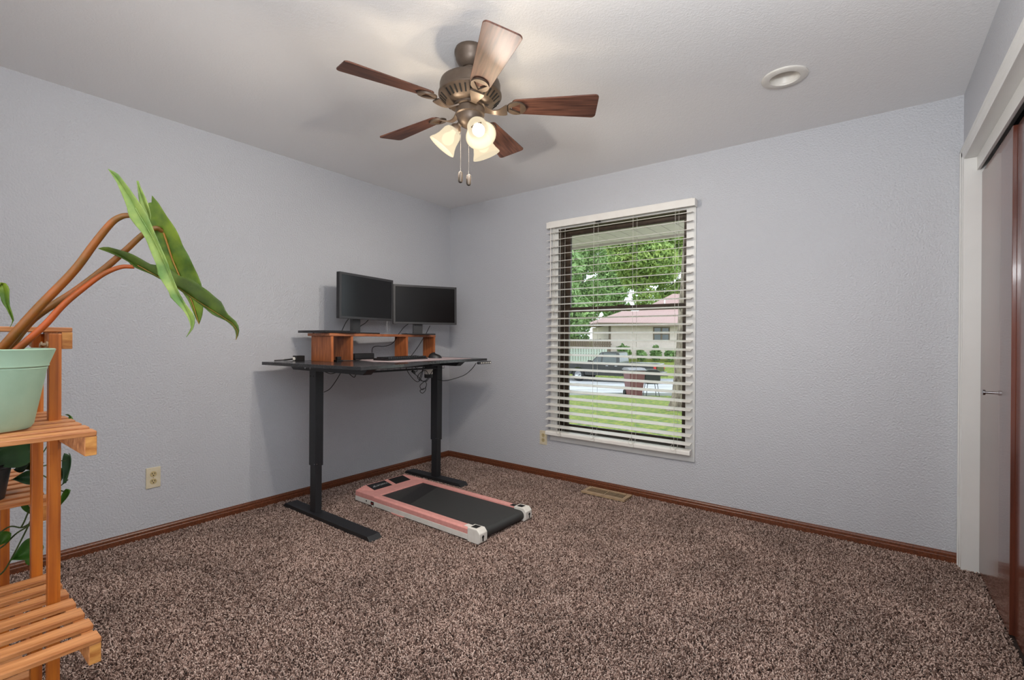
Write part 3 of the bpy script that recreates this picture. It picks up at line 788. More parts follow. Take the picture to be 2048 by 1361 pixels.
# ---------------------------------------------------------------- under-desk treadmill
tm = thing('walking_pad', 'pink and white under-desk treadmill on the carpet', 'treadmill', (1.0, -1.108, 0.0), math.radians(-0.6))
X0, X1, HW = -0.592, 0.585, 0.246
for s_ in (-1, 1):
    def Y(y): return s_ * y
    b = MB(); b.prism([(Y(HW), 0.044), (Y(HW), 0.072), (Y(HW - 0.010), 0.080), (Y(HW - 0.050), 0.078), (Y(HW - 0.052), 0.060), (Y(HW - 0.052), 0.044)], X0 + 0.20, X1 - 0.09, 'x')
    b.build('side_rail', PINK, tm, bevel=0.0015)
    b = MB(); b.prism([(Y(HW + 0.001), 0.012), (Y(HW + 0.001), 0.044), (Y(HW - 0.04), 0.044), (Y(HW - 0.04), 0.012)], X0, X1 - 0.09, 'x')
    b.build('lower_skirt', OFFW, tm, bevel=0.0015)
    b = MB(); b.prism([(X1 - 0.095, 0.006), (X1 - 0.012, 0.006), (X1, 0.018), (X1, 0.066), (X1 - 0.020, 0.088), (X1 - 0.095, 0.086)], s_ * (HW + 0.006), s_ * (HW - 0.060), 'y')
    ec = b.build('end_cap', OFFW, tm, bevel=0.004)
    b = MB(); b.lathe([(0.009, 0), (0.009, 0.001)], 12, (X1, s_ * (HW - 0.022), 0.046), (1, 0, 0), False, True); b.obox((X1 + 0.0005, s_ * (HW - 0.022), 0.030), (0, 1, 0), (0, 0, 1), (1, 0, 0), 0.009, 0.016, 0.001)
    b.build('adjuster_slot', SLOT, ec)
    b = MB(); b.obox((X1 - 0.060, s_ * (HW - 0.030), 0.0873), (1, 0, 0.02), (0, 1, 0), (0, 0, 1), 0.042, 0.040, 0.0008)
    b.build('warning_sticker', SLOT, ec)
    b = MB(); b.obox((X1 - 0.118, s_ * (HW - 0.030), 0.0796), (1, 0, 0), (0, 1, 0), (0, 0, 1), 0.040, 0.036, 0.0008)
    b.build('warning_sticker', OFFW if s_ < 0 else SLOT, ec)
# motor cover: raised hip shape at the head end
b = MB()
xa, xb = X0, X0 + 0.215
v = [(xa, -HW, 0.044), (xa, HW, 0.044), (xa, -HW, 0.078), (xa, HW, 0.078), (xa + 0.010, -HW + 0.065, 0.100), (xa + 0.010, HW - 0.065, 0.100),
     (xa + 0.120, -HW + 0.065, 0.081), (xa + 0.120, HW - 0.065, 0.081), (xb, -HW, 0.078), (xb, HW, 0.078), (xb, -HW, 0.044), (xb, HW, 0.044),
     (xb - 0.012, -HW + 0.055, 0.0785), (xb - 0.012, HW - 0.055, 0.0785)]
b.add(v, [(0, 1, 3, 2), (2, 3, 5, 4), (4, 5, 7, 6), (2, 4, 6, 8), (5, 3, 9, 7), (0, 2, 8, 10), (3, 1, 11, 9), (10, 8, 9, 11), (6, 7, 13, 12), (6, 12, 8), (7, 9, 13), (8, 12, 13, 9), (0, 10, 11, 1)])
mc = b.build('motor_cover', PINK, tm, bevel=0.003)
TH = math.atan2(0.019, 0.110)
def top_z(x): return 0.100 - (x - xa - 0.010) * math.tan(TH)
PX_, PZ_ = Vector((math.cos(TH), 0, -math.sin(TH))), Vector((math.sin(TH), 0, math.cos(TH)))
for (ya, yb) in ((-0.168, -0.012), (0.022, 0.160)):
    cx = xa + 0.066
    b = MB(); b.obox(Vector((cx, (ya + yb) / 2, top_z(cx))) + PZ_ * 0.0005, PX_, (0, 1, 0), PZ_, 0.094, yb - ya, 0.0025)
    pl = b.build('display_panel', SLOT if ya > 0 else BLACKP, mc, bevel=0.0006)
tc_ = bpy.data.curves.new('lettering', 'FONT'); tc_.body = 'SPORTX'; tc_.size = 0.026; tc_.align_x = 'CENTER'; tc_.align_y = 'CENTER'; tc_.extrude = 0.0002
to = bpy.data.objects.new('lettering_source', tc_); COL.objects.link(to)
bpy.context.view_layer.update()
me = bpy.data.meshes.new_from_object(to.evaluated_get(bpy.context.evaluated_depsgraph_get()))
bpy.data.objects.remove(to)
LET = mat('silver_lettering', srgb(186, 188, 190), 0.5, noise=50)
me.materials.clear(); me.materials.append(LET)
lt = bpy.data.objects.new('lettering', me); COL.objects.link(lt); lt.parent = mc
lt.location = Vector((xa + 0.066, -0.066, top_z(xa + 0.066))) + PZ_ * 0.0020; lt.rotation_euler = (Matrix.Rotation(TH, 4, 'Y') @ Matrix.Rotation(math.radians(90), 4, 'Z')).to_euler()
b = MB()
def em_pt(x, y): return Vector((xa + x, y, top_z(xa + x))) + PZ_ * 0.0021
for (cx, hh) in ((-0.142, 0.016), (-0.131, 0.024)):
    b.add([em_pt(0.078, cx - 0.009), em_pt(0.078, cx - 0.005), em_pt(0.078 - hh, cx + 0.004), em_pt(0.078 - hh, cx)], [(0, 1, 2, 3)])
    b.add([em_pt(0.078 - hh, cx), em_pt(0.078 - hh, cx + 0.004), em_pt(0.078, cx + 0.013), em_pt(0.078, cx + 0.009)], [(0, 1, 2, 3)])
b.build('peak_emblem', LET, mc)
# belt with rollers
b = MB()
pl = [(X0 + 0.18, 0.070)] + [(X1 - 0.045 + 0.030 * math.cos(a_), 0.040 + 0.030 * math.sin(a_)) for a_ in [PI / 2 - PI * k / 10 for k in range(11)]] + [(X0 + 0.18, 0.010)]
b.prism(pl, -HW + 0.053, HW - 0.053, 'y')
be = b.build('belt', BELT, tm, smooth=True)
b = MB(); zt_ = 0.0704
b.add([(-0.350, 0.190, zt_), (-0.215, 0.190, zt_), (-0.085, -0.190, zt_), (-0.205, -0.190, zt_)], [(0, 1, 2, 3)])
b.build('belt_dark_band', BELT2, be, solid=0.0004)  # darker diagonal band laid across the belt
b = MB()
for s_ in (-1, 1): b.lathe([(0.022, 0), (0.022, 0.006), (0.012, 0.006)], 16, (X1 - 0.045, s_ * (HW - 0.059), 0.040), (0, s_, 0), False, True)
b.build('rear_roller', CHROME, tm, smooth=True)
b = MB(); b.lathe([(0.006, 0), (0.006, 0.001)], 10, (X0 + 0.13, -HW - 0.001, 0.032), (0, -1, 0), False, True); b.build('screw_hole', SLOT, tm)
b = MB(); b.box(X0 + 0.18, X0 + 0.212, -HW - 0.003, -HW + 0.01, 0.018, 0.040); sw = b.build('power_switch', SLOT, tm, bevel=0.001)
b = MB(); b.box(X0 + 0.186, X0 + 0.206, -HW - 0.005, -HW - 0.002, 0.024, 0.033)
b.build('rocker', mat('dark_red_rocker', srgb(140, 40, 36), 0.4, noise=40), sw, bevel=0.001)
b = MB(); b.tube(curve_pts([(X0 + 0.200, -HW - 0.002, 0.016), (X0 + 0.207, -HW - 0.006, 0.009), (X0 + 0.220, -HW - 0.006, 0.010), (X0 + 0.222, -HW - 0.002, 0.016)], 5), 0.0025, 6); b.build('cord_loop', OFFW, tm)
for s_ in (-1, 1):
    b = MB(); b.prism([(X0 + 0.395, 0.014), (X0 + 0.415, 0.004), (X0 + 0.515, 0.004), (X0 + 0.535, 0.014)], s_ * (HW + 0.004), s_ * (HW - 0.05), 'y'); b.build('foot', PINK, tm, bevel=0.002)

# ---------------------------------------------------------------- plant stand
st = thing('plant_stand', 'orange-stained slatted wooden plant stand at the left edge', 'plant stand', (1.55, -3.45, 0.0))
YE = -3.093; YL = -3.86          # right and left ends of the slats
slat_me = None
def add_slat(x_front, z_top, w=0.0405, yend=YE):
    global slat_me
    if slat_me is None:
        b = MB(); b.box(-w, 0, YL - YE, 0, -0.0110, 0)
        o = b.build('slat', STANDW, st, bevel=0.002); slat_me = o
    else:
        o = slat_me.copy(); COL.objects.link(o); o.parent = st
    o.location = (x_front - 1.55, yend + 3.45 + random.uniform(-0.002, 0.002), z_top)
    o.rotation_euler = (0, 0, random.uniform(-0.002, 0.002))
def shelf(x_front, ztop, n, pitch, yend=YE, bar_x0=None, bar_x1=None, skip=()):
    for i in range(n):
        if i in skip: continue
        add_slat(x_front - i * pitch, ztop, yend=yend)
    xb0 = (x_front - (n - 1) * pitch - 0.0405) if bar_x0 is None else bar_x0
    xb1 = x_front - 0.001 if bar_x1 is None else bar_x1
    for (y0, y1) in ((yend - 0.021, yend - 0.001), (YL + 0.001, YL + 0.021)):
        b = MB(); b.box(xb0, xb1, y0, y1, ztop - 0.0520, ztop - 0.0110)
        cb = b.build('cross_bar', STANDW, st, True, bevel=0.0015)
        b = MB(); b.box(xb1, xb1 + 0.0006, y0 + 0.001, y1 - 0.001, ztop - 0.0510, ztop - 0.0120); b.build('end_grain', ENDG, cb, True)
PB, PA, PC = 1.757, 1.552, 1.02
def posts(xs, ztop):
    for (y0, y1) in ((-3.137, -3.114), (YL + 0.021, YL + 0.044)):
        for x, zt in zip(xs, ztop):
            b = MB(); b.prism([(x - 0.0115, y0), (x + 0.0115, y0), (x + 0.0115, y1 - 0.007), (x + 0.006, y1), (x - 0.0115, y1)], 0.0, zt, 'z')
            b.build('post', STANDP, st, True, bevel=0.0015)
posts((PB, PA, PC), (1.163, 1.163, 0.695))
shelf(2.022, 0.525, 7, 0.0696, bar_x0=1.53)
shelf(2.000, 0.957, 7, 0.0670, yend=YE - 0.004, bar_x0=1.53)
shelf(1.760, 1.178, 4, 0.0600)
shelf(1.500, 0.712, 8, 0.0625, bar_x0=1.00, bar_x1=1.54)
shelf(1.500, 0.110, 8, 0.0625, bar_x0=1.00, bar_x1=1.54)
for x in (PA, PB):
    b = MB(); b.lathe([(0.008, 0), (0.008, 0.003), (0.004, 0.003), (0.004, 0.014)], 12, (x - 0.003, -3.137, 1.137), (0, -1, 0), True, True)
    b.obox((x - 0.003, -3.149, 1.137), (1, 0, 0.3), (0, 1, 0), (0, 0, 1), 0.024, 0.003, 0.007)
    b.build('wing_nut', BRASSY, st, True)
b = MB(); b.box(PC + 0.012, PA - 0.012, -3.136, -3.118, 0.30, 0.335); b.build('side_rail', STANDP, st, True, bevel=0.0015)

# big philodendron in the green pot
PX, PY, PZ = 1.84, -3.240, 0.960
ph = thing('potted_philodendron', 'large philodendron with orange stalks in a sage green pot', 'potted plant', (PX, PY, PZ))
K = 0.795
b = MB(); b.lathe([(r * K, h) for r, h in [(0.001, 0.004), (0.074, 0.004), (0.080, 0.0), (0.086, 0.008), (0.111, 0.124), (0.1125, 0.128), (0.1115, 0.130), (0.116, 0.133), (0.1155, 0.136), (0.129, 0.168), (0.126, 0.170), (0.122, 0.168), (0.110, 0.130), (0.094, 0.12)]], 56)
b.build('pot', POTM, ph, smooth=True)
b = MB(); b.lathe([(0.109 * K, 0.138), (0.06 * K, 0.142), (0.001, 0.145)], 32); b.build('soil', SOIL, ph, smooth=True)
def petiole(pts, d0, d1, r0, r1, m, n=8):
    k = len(pts) - 1
    P = curve_pts([at(a_, c_, d0 + (d1 - d0) * i / k) for i, (a_, c_) in enumerate(pts)], n)
    r = [r0 + (r1 - r0) * i / (len(P) - 1) for i in range(len(P))]
    MB().tube(P, r, 12).build('petiole', m, ph, True, smooth=True)
petiole([(-22, 728), (6, 696), (73, 620), (147, 543), (191, 484.6), (223, 446), (244, 433), (262, 431)], 1.00, 1.03, 0.0100, 0.0052, PET1)
petiole([(-14, 730), (18, 696), (67.6, 637), (147, 584.5), (206, 540), (250, 502), (285, 470), (311, 456.7), (325, 463)], 1.02, 1.12, 0.0088, 0.0050, PET1)
petiole([(8, 726), (32, 702), (88, 652), (126, 611), (164.6, 578.7), (205.8, 549), (241, 534.6), (268, 534)], 0.985, 1.07, 0.0076, 0.0042, PET3)
def resample(P, n):
    L_ = [0]
    for i in range(1, len(P)): L_.append(L_[-1] + math.dist(P[i], P[i - 1]))
    out = []
    for k in range(n + 1):
        s_ = L_[-1] * k / n; i = 0
        while i < len(P) - 2 and L_[i + 1] < s_: i += 1
        t = (s_ - L_[i]) / max(1e-9, L_[i + 1] - L_[i]); t = min(1, max(0, t))
        out.append((P[i][0] + (P[i + 1][0] - P[i][0]) * t, P[i][1] + (P[i + 1][1] - P[i][1]) * t))
    return out
def leaf(left, right, d0, d1, m, par=None, mid=None, fold=0.012, n=28, nw=6, wave=0.003, dl=0.0, dr=0.0, rib=None, ribw=0.0028, name='leaf'):
    """blade between its two margins; the midrib lies `fold` further back, the margins ripple; d0..d1 distance from root to tip"""
    A = resample(left, n); B = resample(right, n)
    Cm = resample(mid, n) if mid else [((a_[0] + b_[0]) / 2, (a_[1] + b_[1]) / 2) for a_, b_ in zip(A, B)]
    q = MB(); rows = []
    for i in range(n + 1):
        d = d0 + (d1 - d0) * i / n
        env = math.sin(PI * min(1, max(0, i / n))) ** 0.6
        for j in range(-nw, nw + 1):
            t = abs(j) / nw
            e_ = A[i] if j < 0 else B[i]
            px = Cm[i][0] + (e_[0] - Cm[i][0]) * t; py = Cm[i][1] + (e_[1] - Cm[i][1]) * t
            dd = d + fold * env * (1 - t) ** 1.5 + (dl if j < 0 else dr) * t + wave * env * t * t * math.sin(i * 1.15 + (1.7 if j < 0 else 0)) + 0.0012 * env * math.sin(i * 2.3 + t * 1.5)
            q.v.append(at(px, py, dd))
    k = 2 * nw + 1
    for i in range(n):
        for j in range(k - 1):
            a_ = i * k + j
            q.f.append((a_, a_ + 1, a_ + k + 1, a_ + k))
    o = q.build(name, m, par or ph, True, smooth=True, solid=0.0012)
    if rib:
        pts = [at(Cm[i][0], Cm[i][1], d0 + (d1 - d0) * i / n + fold * math.sin(PI * i / n) ** 0.6 - 0.0025) for i in range(int(n * 0.25), n + 1)]
        MB().tube(pts, [ribw * (1 - 0.75 * i / n) for i in range(int(n * 0.25), n + 1)], 8).build('midrib', rib, o, True, smooth=True)
    return o
# leaf behind: broad, seen face on
leaf([(297, 406), (296, 430), (303, 452), (312, 475), (320, 497), (332, 522), (346, 552), (360, 578), (376, 600), (390, 634), (398, 649)],
     [(304, 391), (317, 406), (331, 429), (349, 454), (358, 471), (365, 491), (376, 509), (388, 535), (397, 553), (403, 570), (407, 596), (406, 619), (404, 634), (398, 649)],
     1.10, 1.16, LEAF_B, mid=[(303, 405), (311, 430), (324.6, 459), (332, 480), (345, 520), (357, 548), (385, 606), (398, 649)], fold=0.006, wave=0.003, rib=LEAF_R)
# lower right leaf
leaf([(197, 497), (212, 493), (236.6, 499.4), (260.8, 506.7), (280, 517), (299.6, 528.5), (318, 531), (341.6, 539.8), (359.4, 552.7), (380.4, 557.6), (401.4, 572), (416, 581.8), (430.5, 594.7), (445, 606), (448.3, 617.4), (458, 632), (471, 641.6), (479, 656), (477.4, 669), (471.7, 680.4)],
     [(197, 498), (220.4, 506.7), (241.4, 515.6), (257.6, 525), (264, 532.5), (280, 539.8), (302.8, 549.5), (320.6, 558.4), (354.5, 577), (374, 591.5), (390, 602.8), (411, 617.4), (422.4, 628.7), (435.4, 635), (454.7, 643), (466, 654.5), (472.5, 665.9), (471.7, 680.4)],
     1.07, 1.05, LEAF_C, mid=[(197, 497.5), (230, 505), (264, 525), (300, 545), (330, 562), (360, 579), (400, 606), (440, 631), (466, 648), (476, 664), (471.7, 680.4)], fold=0.010, wave=0.003, rib=LEAF_R, ribw=0.0012, n=36)
# front leaf: long pale blade, and its pale second lobe
leaf([(216, 338.5), (233, 364), (247, 396), (253, 412), (257.6, 433), (271.7, 452), (284, 466), (293.5, 482), (301, 502.6), (314, 533), (315.8, 549.5), (325.5, 565.7), (337.6, 583.4), (339.2, 593), (354.5, 609.3), (367.5, 622), (378.8, 641.6), (382, 657.8), (372.3, 674.7)],
     [(217, 338), (234.7, 346.4), (254, 371), (273.4, 397.6), (287.5, 418.7), (299.9, 441.6), (310.5, 469.9), (321, 492.8), (335, 526), (345.7, 556), (349.7, 567), (361, 591.5), (374, 612.5), (385, 625.5), (390, 638), (388.5, 654.5), (380, 666), (372.3, 674.7)],
     1.02, 1.00, LEAF_A, mid=[(216.5, 338), (236, 358), (258, 392), (282, 435), (303, 470), (318, 500), (333, 534), (345, 563), (358, 590), (372, 614), (384, 640), (384, 660), (372.3, 674.7)], fold=0.010, wave=0.0035, rib=LEAF_A, ribw=0.0022, n=36)
leaf([(273, 362), (275, 376), (277, 392), (279, 405), (287, 420), (299, 442)], [(277, 362), (281, 374), (286, 385), (293, 399), (298, 415), (302, 433), (300, 443)], 1.03, 1.025, LEAF_A, fold=0.004, wave=0.002, n=14, nw=4, name='leaf_lobe')
# young leaf at the frame's edge, on its own stalk
leaf([(-16, 600), (-12, 575), (-2, 566), (-2, 585), (4, 605), (14, 620), (20, 632), (26, 644), (20, 655)], [(-14, 600), (2, 565.5), (12, 567), (19, 577), (18, 592), (19, 610), (23, 622), (28, 640), (20, 655)], 1.06, 1.06, LEAF_B, fold=0.004, wave=0.002, n=18, nw=4)
petiole([(-30, 728), (-34, 670), (-26, 615), (-14, 598)], 1.02, 1.06, 0.004, 0.0025, PET1)

# trailing pothos on the rear shelf
po = thing('potted_pothos', 'trailing pothos in a small black pot on the lower rear shelf', 'potted plant', (1.40, -3.22, 0.712))
b = MB(); b.lathe([(0.001, 0.003), (0.050, 0.003), (0.053, 0.0), (0.066, 0.085), (0.070, 0.087), (0.070, 0.098), (0.066, 0.098), (0.062, 0.085)], 32)
b.build('pot', BLACKP, po, smooth=True)
b = MB(); b.lathe([(0.063, 0.086), (0.03, 0.090), (0.001, 0.092)], 24); b.build('soil', SOIL, po, smooth=True)
def heart(c, tip, width, m, d, dd=0.0, curl=0.012, par=None):
    """heart-shaped leaf from stalk point c to tip (photo lines of sight at distance d)"""
    a_ = at(c[0], c[1], d); b_ = at(tip[0], tip[1], d + dd)
    ax = b_ - a_; Ln = ax.length; ax.normalize()
    side = ax.cross(CF).normalized(); nrm = side.cross(ax)
    q = MB(); n = 12; nw = 4; k = 2 * nw + 1
    for i in range(n + 1):
        t = i / n
        wv = width * (math.sin(PI * min(1, (t + 0.06) ** 0.62)) if t < 1 else 0.0)
        for j in range(-nw, nw + 1):
            u = j / nw
            back = -0.16 * Ln * (1 - t) ** 3 * abs(u)
            q.v.append(a_ + ax * (Ln * t + back) + side * (u * wv / 2) + nrm * (curl * (1 - u * u) - curl * 1.2 * t * t))
    for i in range(n):
        for j in range(k - 1):
            s0 = i * k + j; q.f.append((s0, s0 + 1, s0 + k + 1, s0 + k))
    return q.build('leaf', m, par or po, True, smooth=True, solid=0.0008)
heart((52, 905), (-30, 925), 0.070, POTHOS, 1.28)
heart((48, 900), (-25, 900), 0.060, POTHOS, 1.32)
heart((30, 928), (70, 915), 0.060, POTHOS, 1.36)
heart((55, 945), (90, 925), 0.060, POTHOS, 1.38)
heart((68, 955), (32, 957), 0.040, POTHOS, 1.33)
heart((133, 915), (134, 966), 0.026, POTHOS, 1.44)
heart((131, 836), (151, 848), 0.028, POTHOS2, 1.46)
heart((122, 940), (124, 962), 0.016, POTHOS, 1.45)
heart((133, 984), (122, 1012), 0.018, POTHOS2, 1.45)
heart((52, 1000), (76, 1030), 0.050, POTHOS2, 1.42)
heart((74, 1092), (30, 1118), 0.060, POTHOS2, 1.34)
heart((60, 1110), (84, 1130), 0.052, POTHOS2, 1.36)
heart((12, 1070), (-2, 1092), 0.034, POTHOS2, 1.34)
def vine(pts, d0, d1, r=0.0022):
    k = len(pts) - 1
    MB().tube(curve_pts([at(a_, c_, d0 + (d1 - d0) * i / k) for i, (a_, c_) in enumerate(pts)], 5), r, 6).build('vine', VINE, po, True, smooth=True)
vine([(62, 935), (75, 960), (70, 1000), (58, 1022), (48, 1045), (42, 1056)], 1.36, 1.36)
vine([(80, 950), (82, 1000), (66, 1032), (50, 1066), (30, 1105), (10, 1140), (-6, 1155)], 1.37, 1.34)
vine([(72, 1040), (56, 1050), (42, 1056), (20, 1054), (-6, 1070)], 1.37, 1.36)
vine([(72, 1044), (48, 1058), (30, 1070), (10, 1090), (-8, 1102)], 1.37, 1.35)
vine([(71, 1072), (62, 1086), (56, 1094)], 1.37, 1.36, 0.0015)
vine([(110, 920), (122, 922), (132, 922)], 1.42, 1.44, 0.0015)
vine([(116, 976), (128, 967), (136, 960)], 1.44, 1.44, 0.0015)
vine([(112, 828), (122, 832), (132, 838)], 1.45, 1.46, 0.0013)
vine([(62, 935), (90, 900), (110, 860), (114, 830)], 1.36, 1.45, 0.0018)
vine([(62, 938), (96, 930), (112, 920)], 1.36, 1.42, 0.0018)
vine([(64, 940), (100, 960), (114, 978), (128, 984)], 1.36, 1.45, 0.0018)

# ================================================================ outdoors
def yard(r, d, z):
    return Vector((CAM.x + 0.7992 * r - 0.6010 * d, CAM.y + 0.6010 * r + 0.7992 * d, z))
UR = Vector((0.7992, 0.6010, 0)); UD = Vector((-0.6010, 0.7992, 0)); UZ = Vector((0, 0, 1))
YROT = math.atan2(0.6010, 0.7992)
LAWN = mat('lawn_grass', srgb(82, 116, 40), 0.9, noise=9, col2=srgb(162, 164, 66), detail=12, bump=(40, 1.0, 0.08), ramp=(0.38, 0.64))
CONC = mat('street_concrete', srgb(178, 177, 180), 0.9, noise=1.5, col2=srgb(164, 163, 166), detail=8)
SIDING = mat('cream_siding', srgb(222, 206, 198), 0.8, noise=3, col2=srgb(212, 197, 189))
ROOFM = mat('pinkish_shingles', srgb(176, 146, 142), 0.9, noise=22, col2=srgb(150, 122, 118), detail=6)
TRIMB = mat('brown_house_trim', srgb(120, 104, 88), 0.7, noise=10)
SOFF = mat('soffit_board_paint', srgb(196, 184, 172), 0.7, noise=10, col2=srgb(188, 176, 164))
BARK = mat('rough_tree_bark', srgb(150, 136, 120), 0.95, noise=14, col2=srgb(82, 70, 60), stretch=(1, 1, 0.35), detail=8, bump=(22, 1.0, 0.05, 0, 1))
def foliage_mat(name, c1, c2, c3):
    m = mat(name, c1, 0.6, noise=0.9, col2=c2, detail=6)
    return m
FOL1 = foliage_mat('deep_green_foliage', srgb(112, 142, 84), srgb(148, 176, 110), 0)
FOL2 = foliage_mat('yellow_green_foliage', srgb(158, 176, 92), srgb(122, 152, 80), 0)
FOL3 = foliage_mat('shrub_foliage', srgb(84, 116, 62), srgb(130, 156, 92), 0)
CARB = mat('black_truck_paint', srgb(26, 26, 24), 0.25, noise=2, col2=srgb(34, 32, 28), coat=0.3)
TYRE = mat('tyre_rubber', srgb(34, 34, 35), 0.8, noise=30)
REDL = mat('red_tail_lens', srgb(190, 40, 40), 0.2, noise=20)
FENCE = mat('weathered_white_fence', srgb(206, 212, 204), 0.85, noise=3, col2=srgb(176, 184, 176), stretch=(4, 4, 0.5))
FENCEB = mat('brown_wood_fence', srgb(126, 108, 94), 0.85, noise=3, col2=srgb(100, 84, 72), stretch=(4, 4, 0.5))
MAROON = mat('maroon_bin_plastic', srgb(116, 70, 72), 0.5, noise=6, col2=srgb(104, 62, 64))
LIDG = mat('grey_bin_lid', srgb(132, 128, 132), 0.5, noise=6)
GRILLM = mat('black_grill_enamel', srgb(34, 34, 35), 0.35, noise=12)
DGLASS = mat('dark_tinted_glass', srgb(52, 60, 60), 0.06, noise=2, col2=srgb(60, 68, 66), spec=0.8)

def gz(d):
    d = min(d, 60)
    if d < 18.6: return -0.31 - (d - 7) * 0.06
    if d < 30.7: return -1.02 - (d - 18.6) * 0.034
    return -1.40 + (d - 30.7) * 0.08
def ground(name, d_list, r0, r1, m, nr=8):
    q = MB(); n = nr
    for d in d_list:
        for i in range(n + 1): q.v.append(yard(r0 + (r1 - r0) * i / n, d, gz(d)))
    for j in range(len(d_list) - 1):
        for i in range(n):
            a_ = j * (n + 1) + i; q.f.append((a_, a_ + 1, a_ + n + 2, a_ + n + 1))
    return q.build(name, m, None)
o = ground('lawn', [4.35, 6, 8, 10, 13, 16, 18.5], -14, 24, LAWN); o['kind'] = 'structure'
o = ground('street', [18.5, 18.6, 22, 25, 28, 30.6], -40, 50, CONC); o['kind'] = 'structure'
o = ground('far_lawn', [30.6, 30.8, 34, 40, 60, 130], -50, 80, LAWN); o['kind'] = 'structure'
# low kerbs and joints of the street
for d in (18.55, 30.55):
    o = MB().obox(yard(5, d, gz(d) + 0.04), UR, UD, UZ, 80, 0.16, 0.14).build('kerb', CONC); o['kind'] = 'structure'
q = MB()
for d in (21.5, 24.2, 26.8): q.obox(yard(5, d, gz(d) + 0.004), UR, UD, UZ, 60, 0.03, 0.006)
o = q.build('street_joint', TRIMB); o['kind'] = 'structure'
o = MB().obox(yard(-2.7, 12.5, gz(12.5) + 0.01), UR, UD + Vector((0, 0, -0.06)), UZ, 5.4, 12.0, 0.05).build('driveway', CONC); o['kind'] = 'structure'

# soffit of this house above the window: boards with open joints
so = MB().box(-1.0, 4.6, 1.085, 1.13, 2.125, 2.36).build('soffit', SOFF); so['kind'] = 'structure'
x = -0.9; bm0 = None
while x < 4.5:
    if bm0 is None:
        bo = MB().box(0, 0.119, T, 1.10, 2.145, 2.165).build('soffit_board', SOFF, so); bm0 = bo
    else:
        bo = bm0.copy(); COL.objects.link(bo); bo.parent = so
    bo.location = (x, 0, 0); x += 0.126
MB().box(-1.0, 4.6, T, 1.10, 2.18, 2.36).build('rafter_space', TRIMB, so)

# foliage clumps
def foliage(name, m, parent, blobs, n, size, seed):
    rnd = random.Random(seed); q = MB()
    tot = sum(b_[3] * b_[4] * b_[5] for b_ in blobs)
    for (cx, cy, cz, rx, ry, rz) in blobs:
        k = int(n * rx * ry * rz / tot)
        for _ in range(k):
            while True:
                u = Vector((rnd.uniform(-1, 1), rnd.uniform(-1, 1), rnd.uniform(-1, 1)))
                if 0.25 < u.length < 1: break
            u *= (0.72 + 0.28 * rnd.random()) / max(u.length, 0.55) if rnd.random() < 0.6 else 1
            c = Vector((cx + u.x * rx, cy + u.y * ry, cz + u.z * rz))
            a_ = Vector((rnd.gauss(0, 1), rnd.gauss(0, 1), rnd.gauss(0, 0.6))).normalized(); s1 = size * rnd.uniform(0.6, 1.4)
            b2 = a_.orthogonal().normalized(); b2.rotate(Matrix.Rotation(rnd.uniform(0, 6.28), 3, a_)); c2 = a_.cross(b2)
            i0 = len(q.v)
            q.v += [c - b2 * s1, c - c2 * s1 * 0.45 + a_ * s1 * 0.15, c + b2 * s1, c + c2 * s1 * 0.45 + a_ * s1 * 0.15]
            q.f.append((i0, i0 + 1, i0 + 2, i0 + 3))
    me = bpy.data.meshes.new(name)
    me.from_pydata([tuple(v_ - parent.location) for v_ in q.v], [], q.f); me.materials.append(m)
    o = bpy.data.objects.new(name, me); COL.objects.link(o); o.parent = parent; o['kind'] = 'stuff'
    return o
def tree(label, r, d, h, cr, m, n, seed, size=0.32, trunk_r=0.28, low=0.18, group='background trees'):
    z0 = gz(d) if d < 60 else gz(60)
    p = yard(r, d, z0); t = thing('tree', label, 'tree', p, 0, group)
    rnd = random.Random(seed)
    q = MB(); q.tube(curve_pts([p, p + Vector((0.1, 0.1, h * 0.25)), p + Vector((-0.15, 0.05, h * 0.5)), p + Vector((0.1, 0, h * 0.85))], 5), [trunk_r * (1.3 - 1.1 * i / 15) for i in range(16)], 10)
    for k in range(6):
        a_ = k * 1.05 + rnd.random(); z = h * rnd.uniform(0.3, 0.6)
        q.tube(curve_pts([p + Vector((0, 0, z)), p + Vector((math.cos(a_) * cr * 0.35, math.sin(a_) * cr * 0.35, z + h * 0.12)), p + Vector((math.cos(a_) * cr * 0.75, math.sin(a_) * cr * 0.75, z + h * 0.2))], 4), [trunk_r * 0.45 * (1 - 0.8 * i / 8) for i in range(9)], 6)
    q.build('trunk', BARK, t, True, smooth=True)
    blobs = []
    for k in range(18):
        a_ = rnd.uniform(0, 6.28); f_ = rnd.uniform(0.0, 0.7); zz = rnd.uniform(low, 0.92)
        rr = cr * rnd.uniform(0.38, 0.6) * (1.05 - 0.55 * abs(zz - 0.5))
        blobs.append((p.x + math.cos(a_) * f_ * cr, p.y + math.sin(a_) * f_ * cr, p.z + zz * h, rr, rr, rr * 0.8))
    foliage('foliage', m, t, blobs, n, size, seed)
    return t
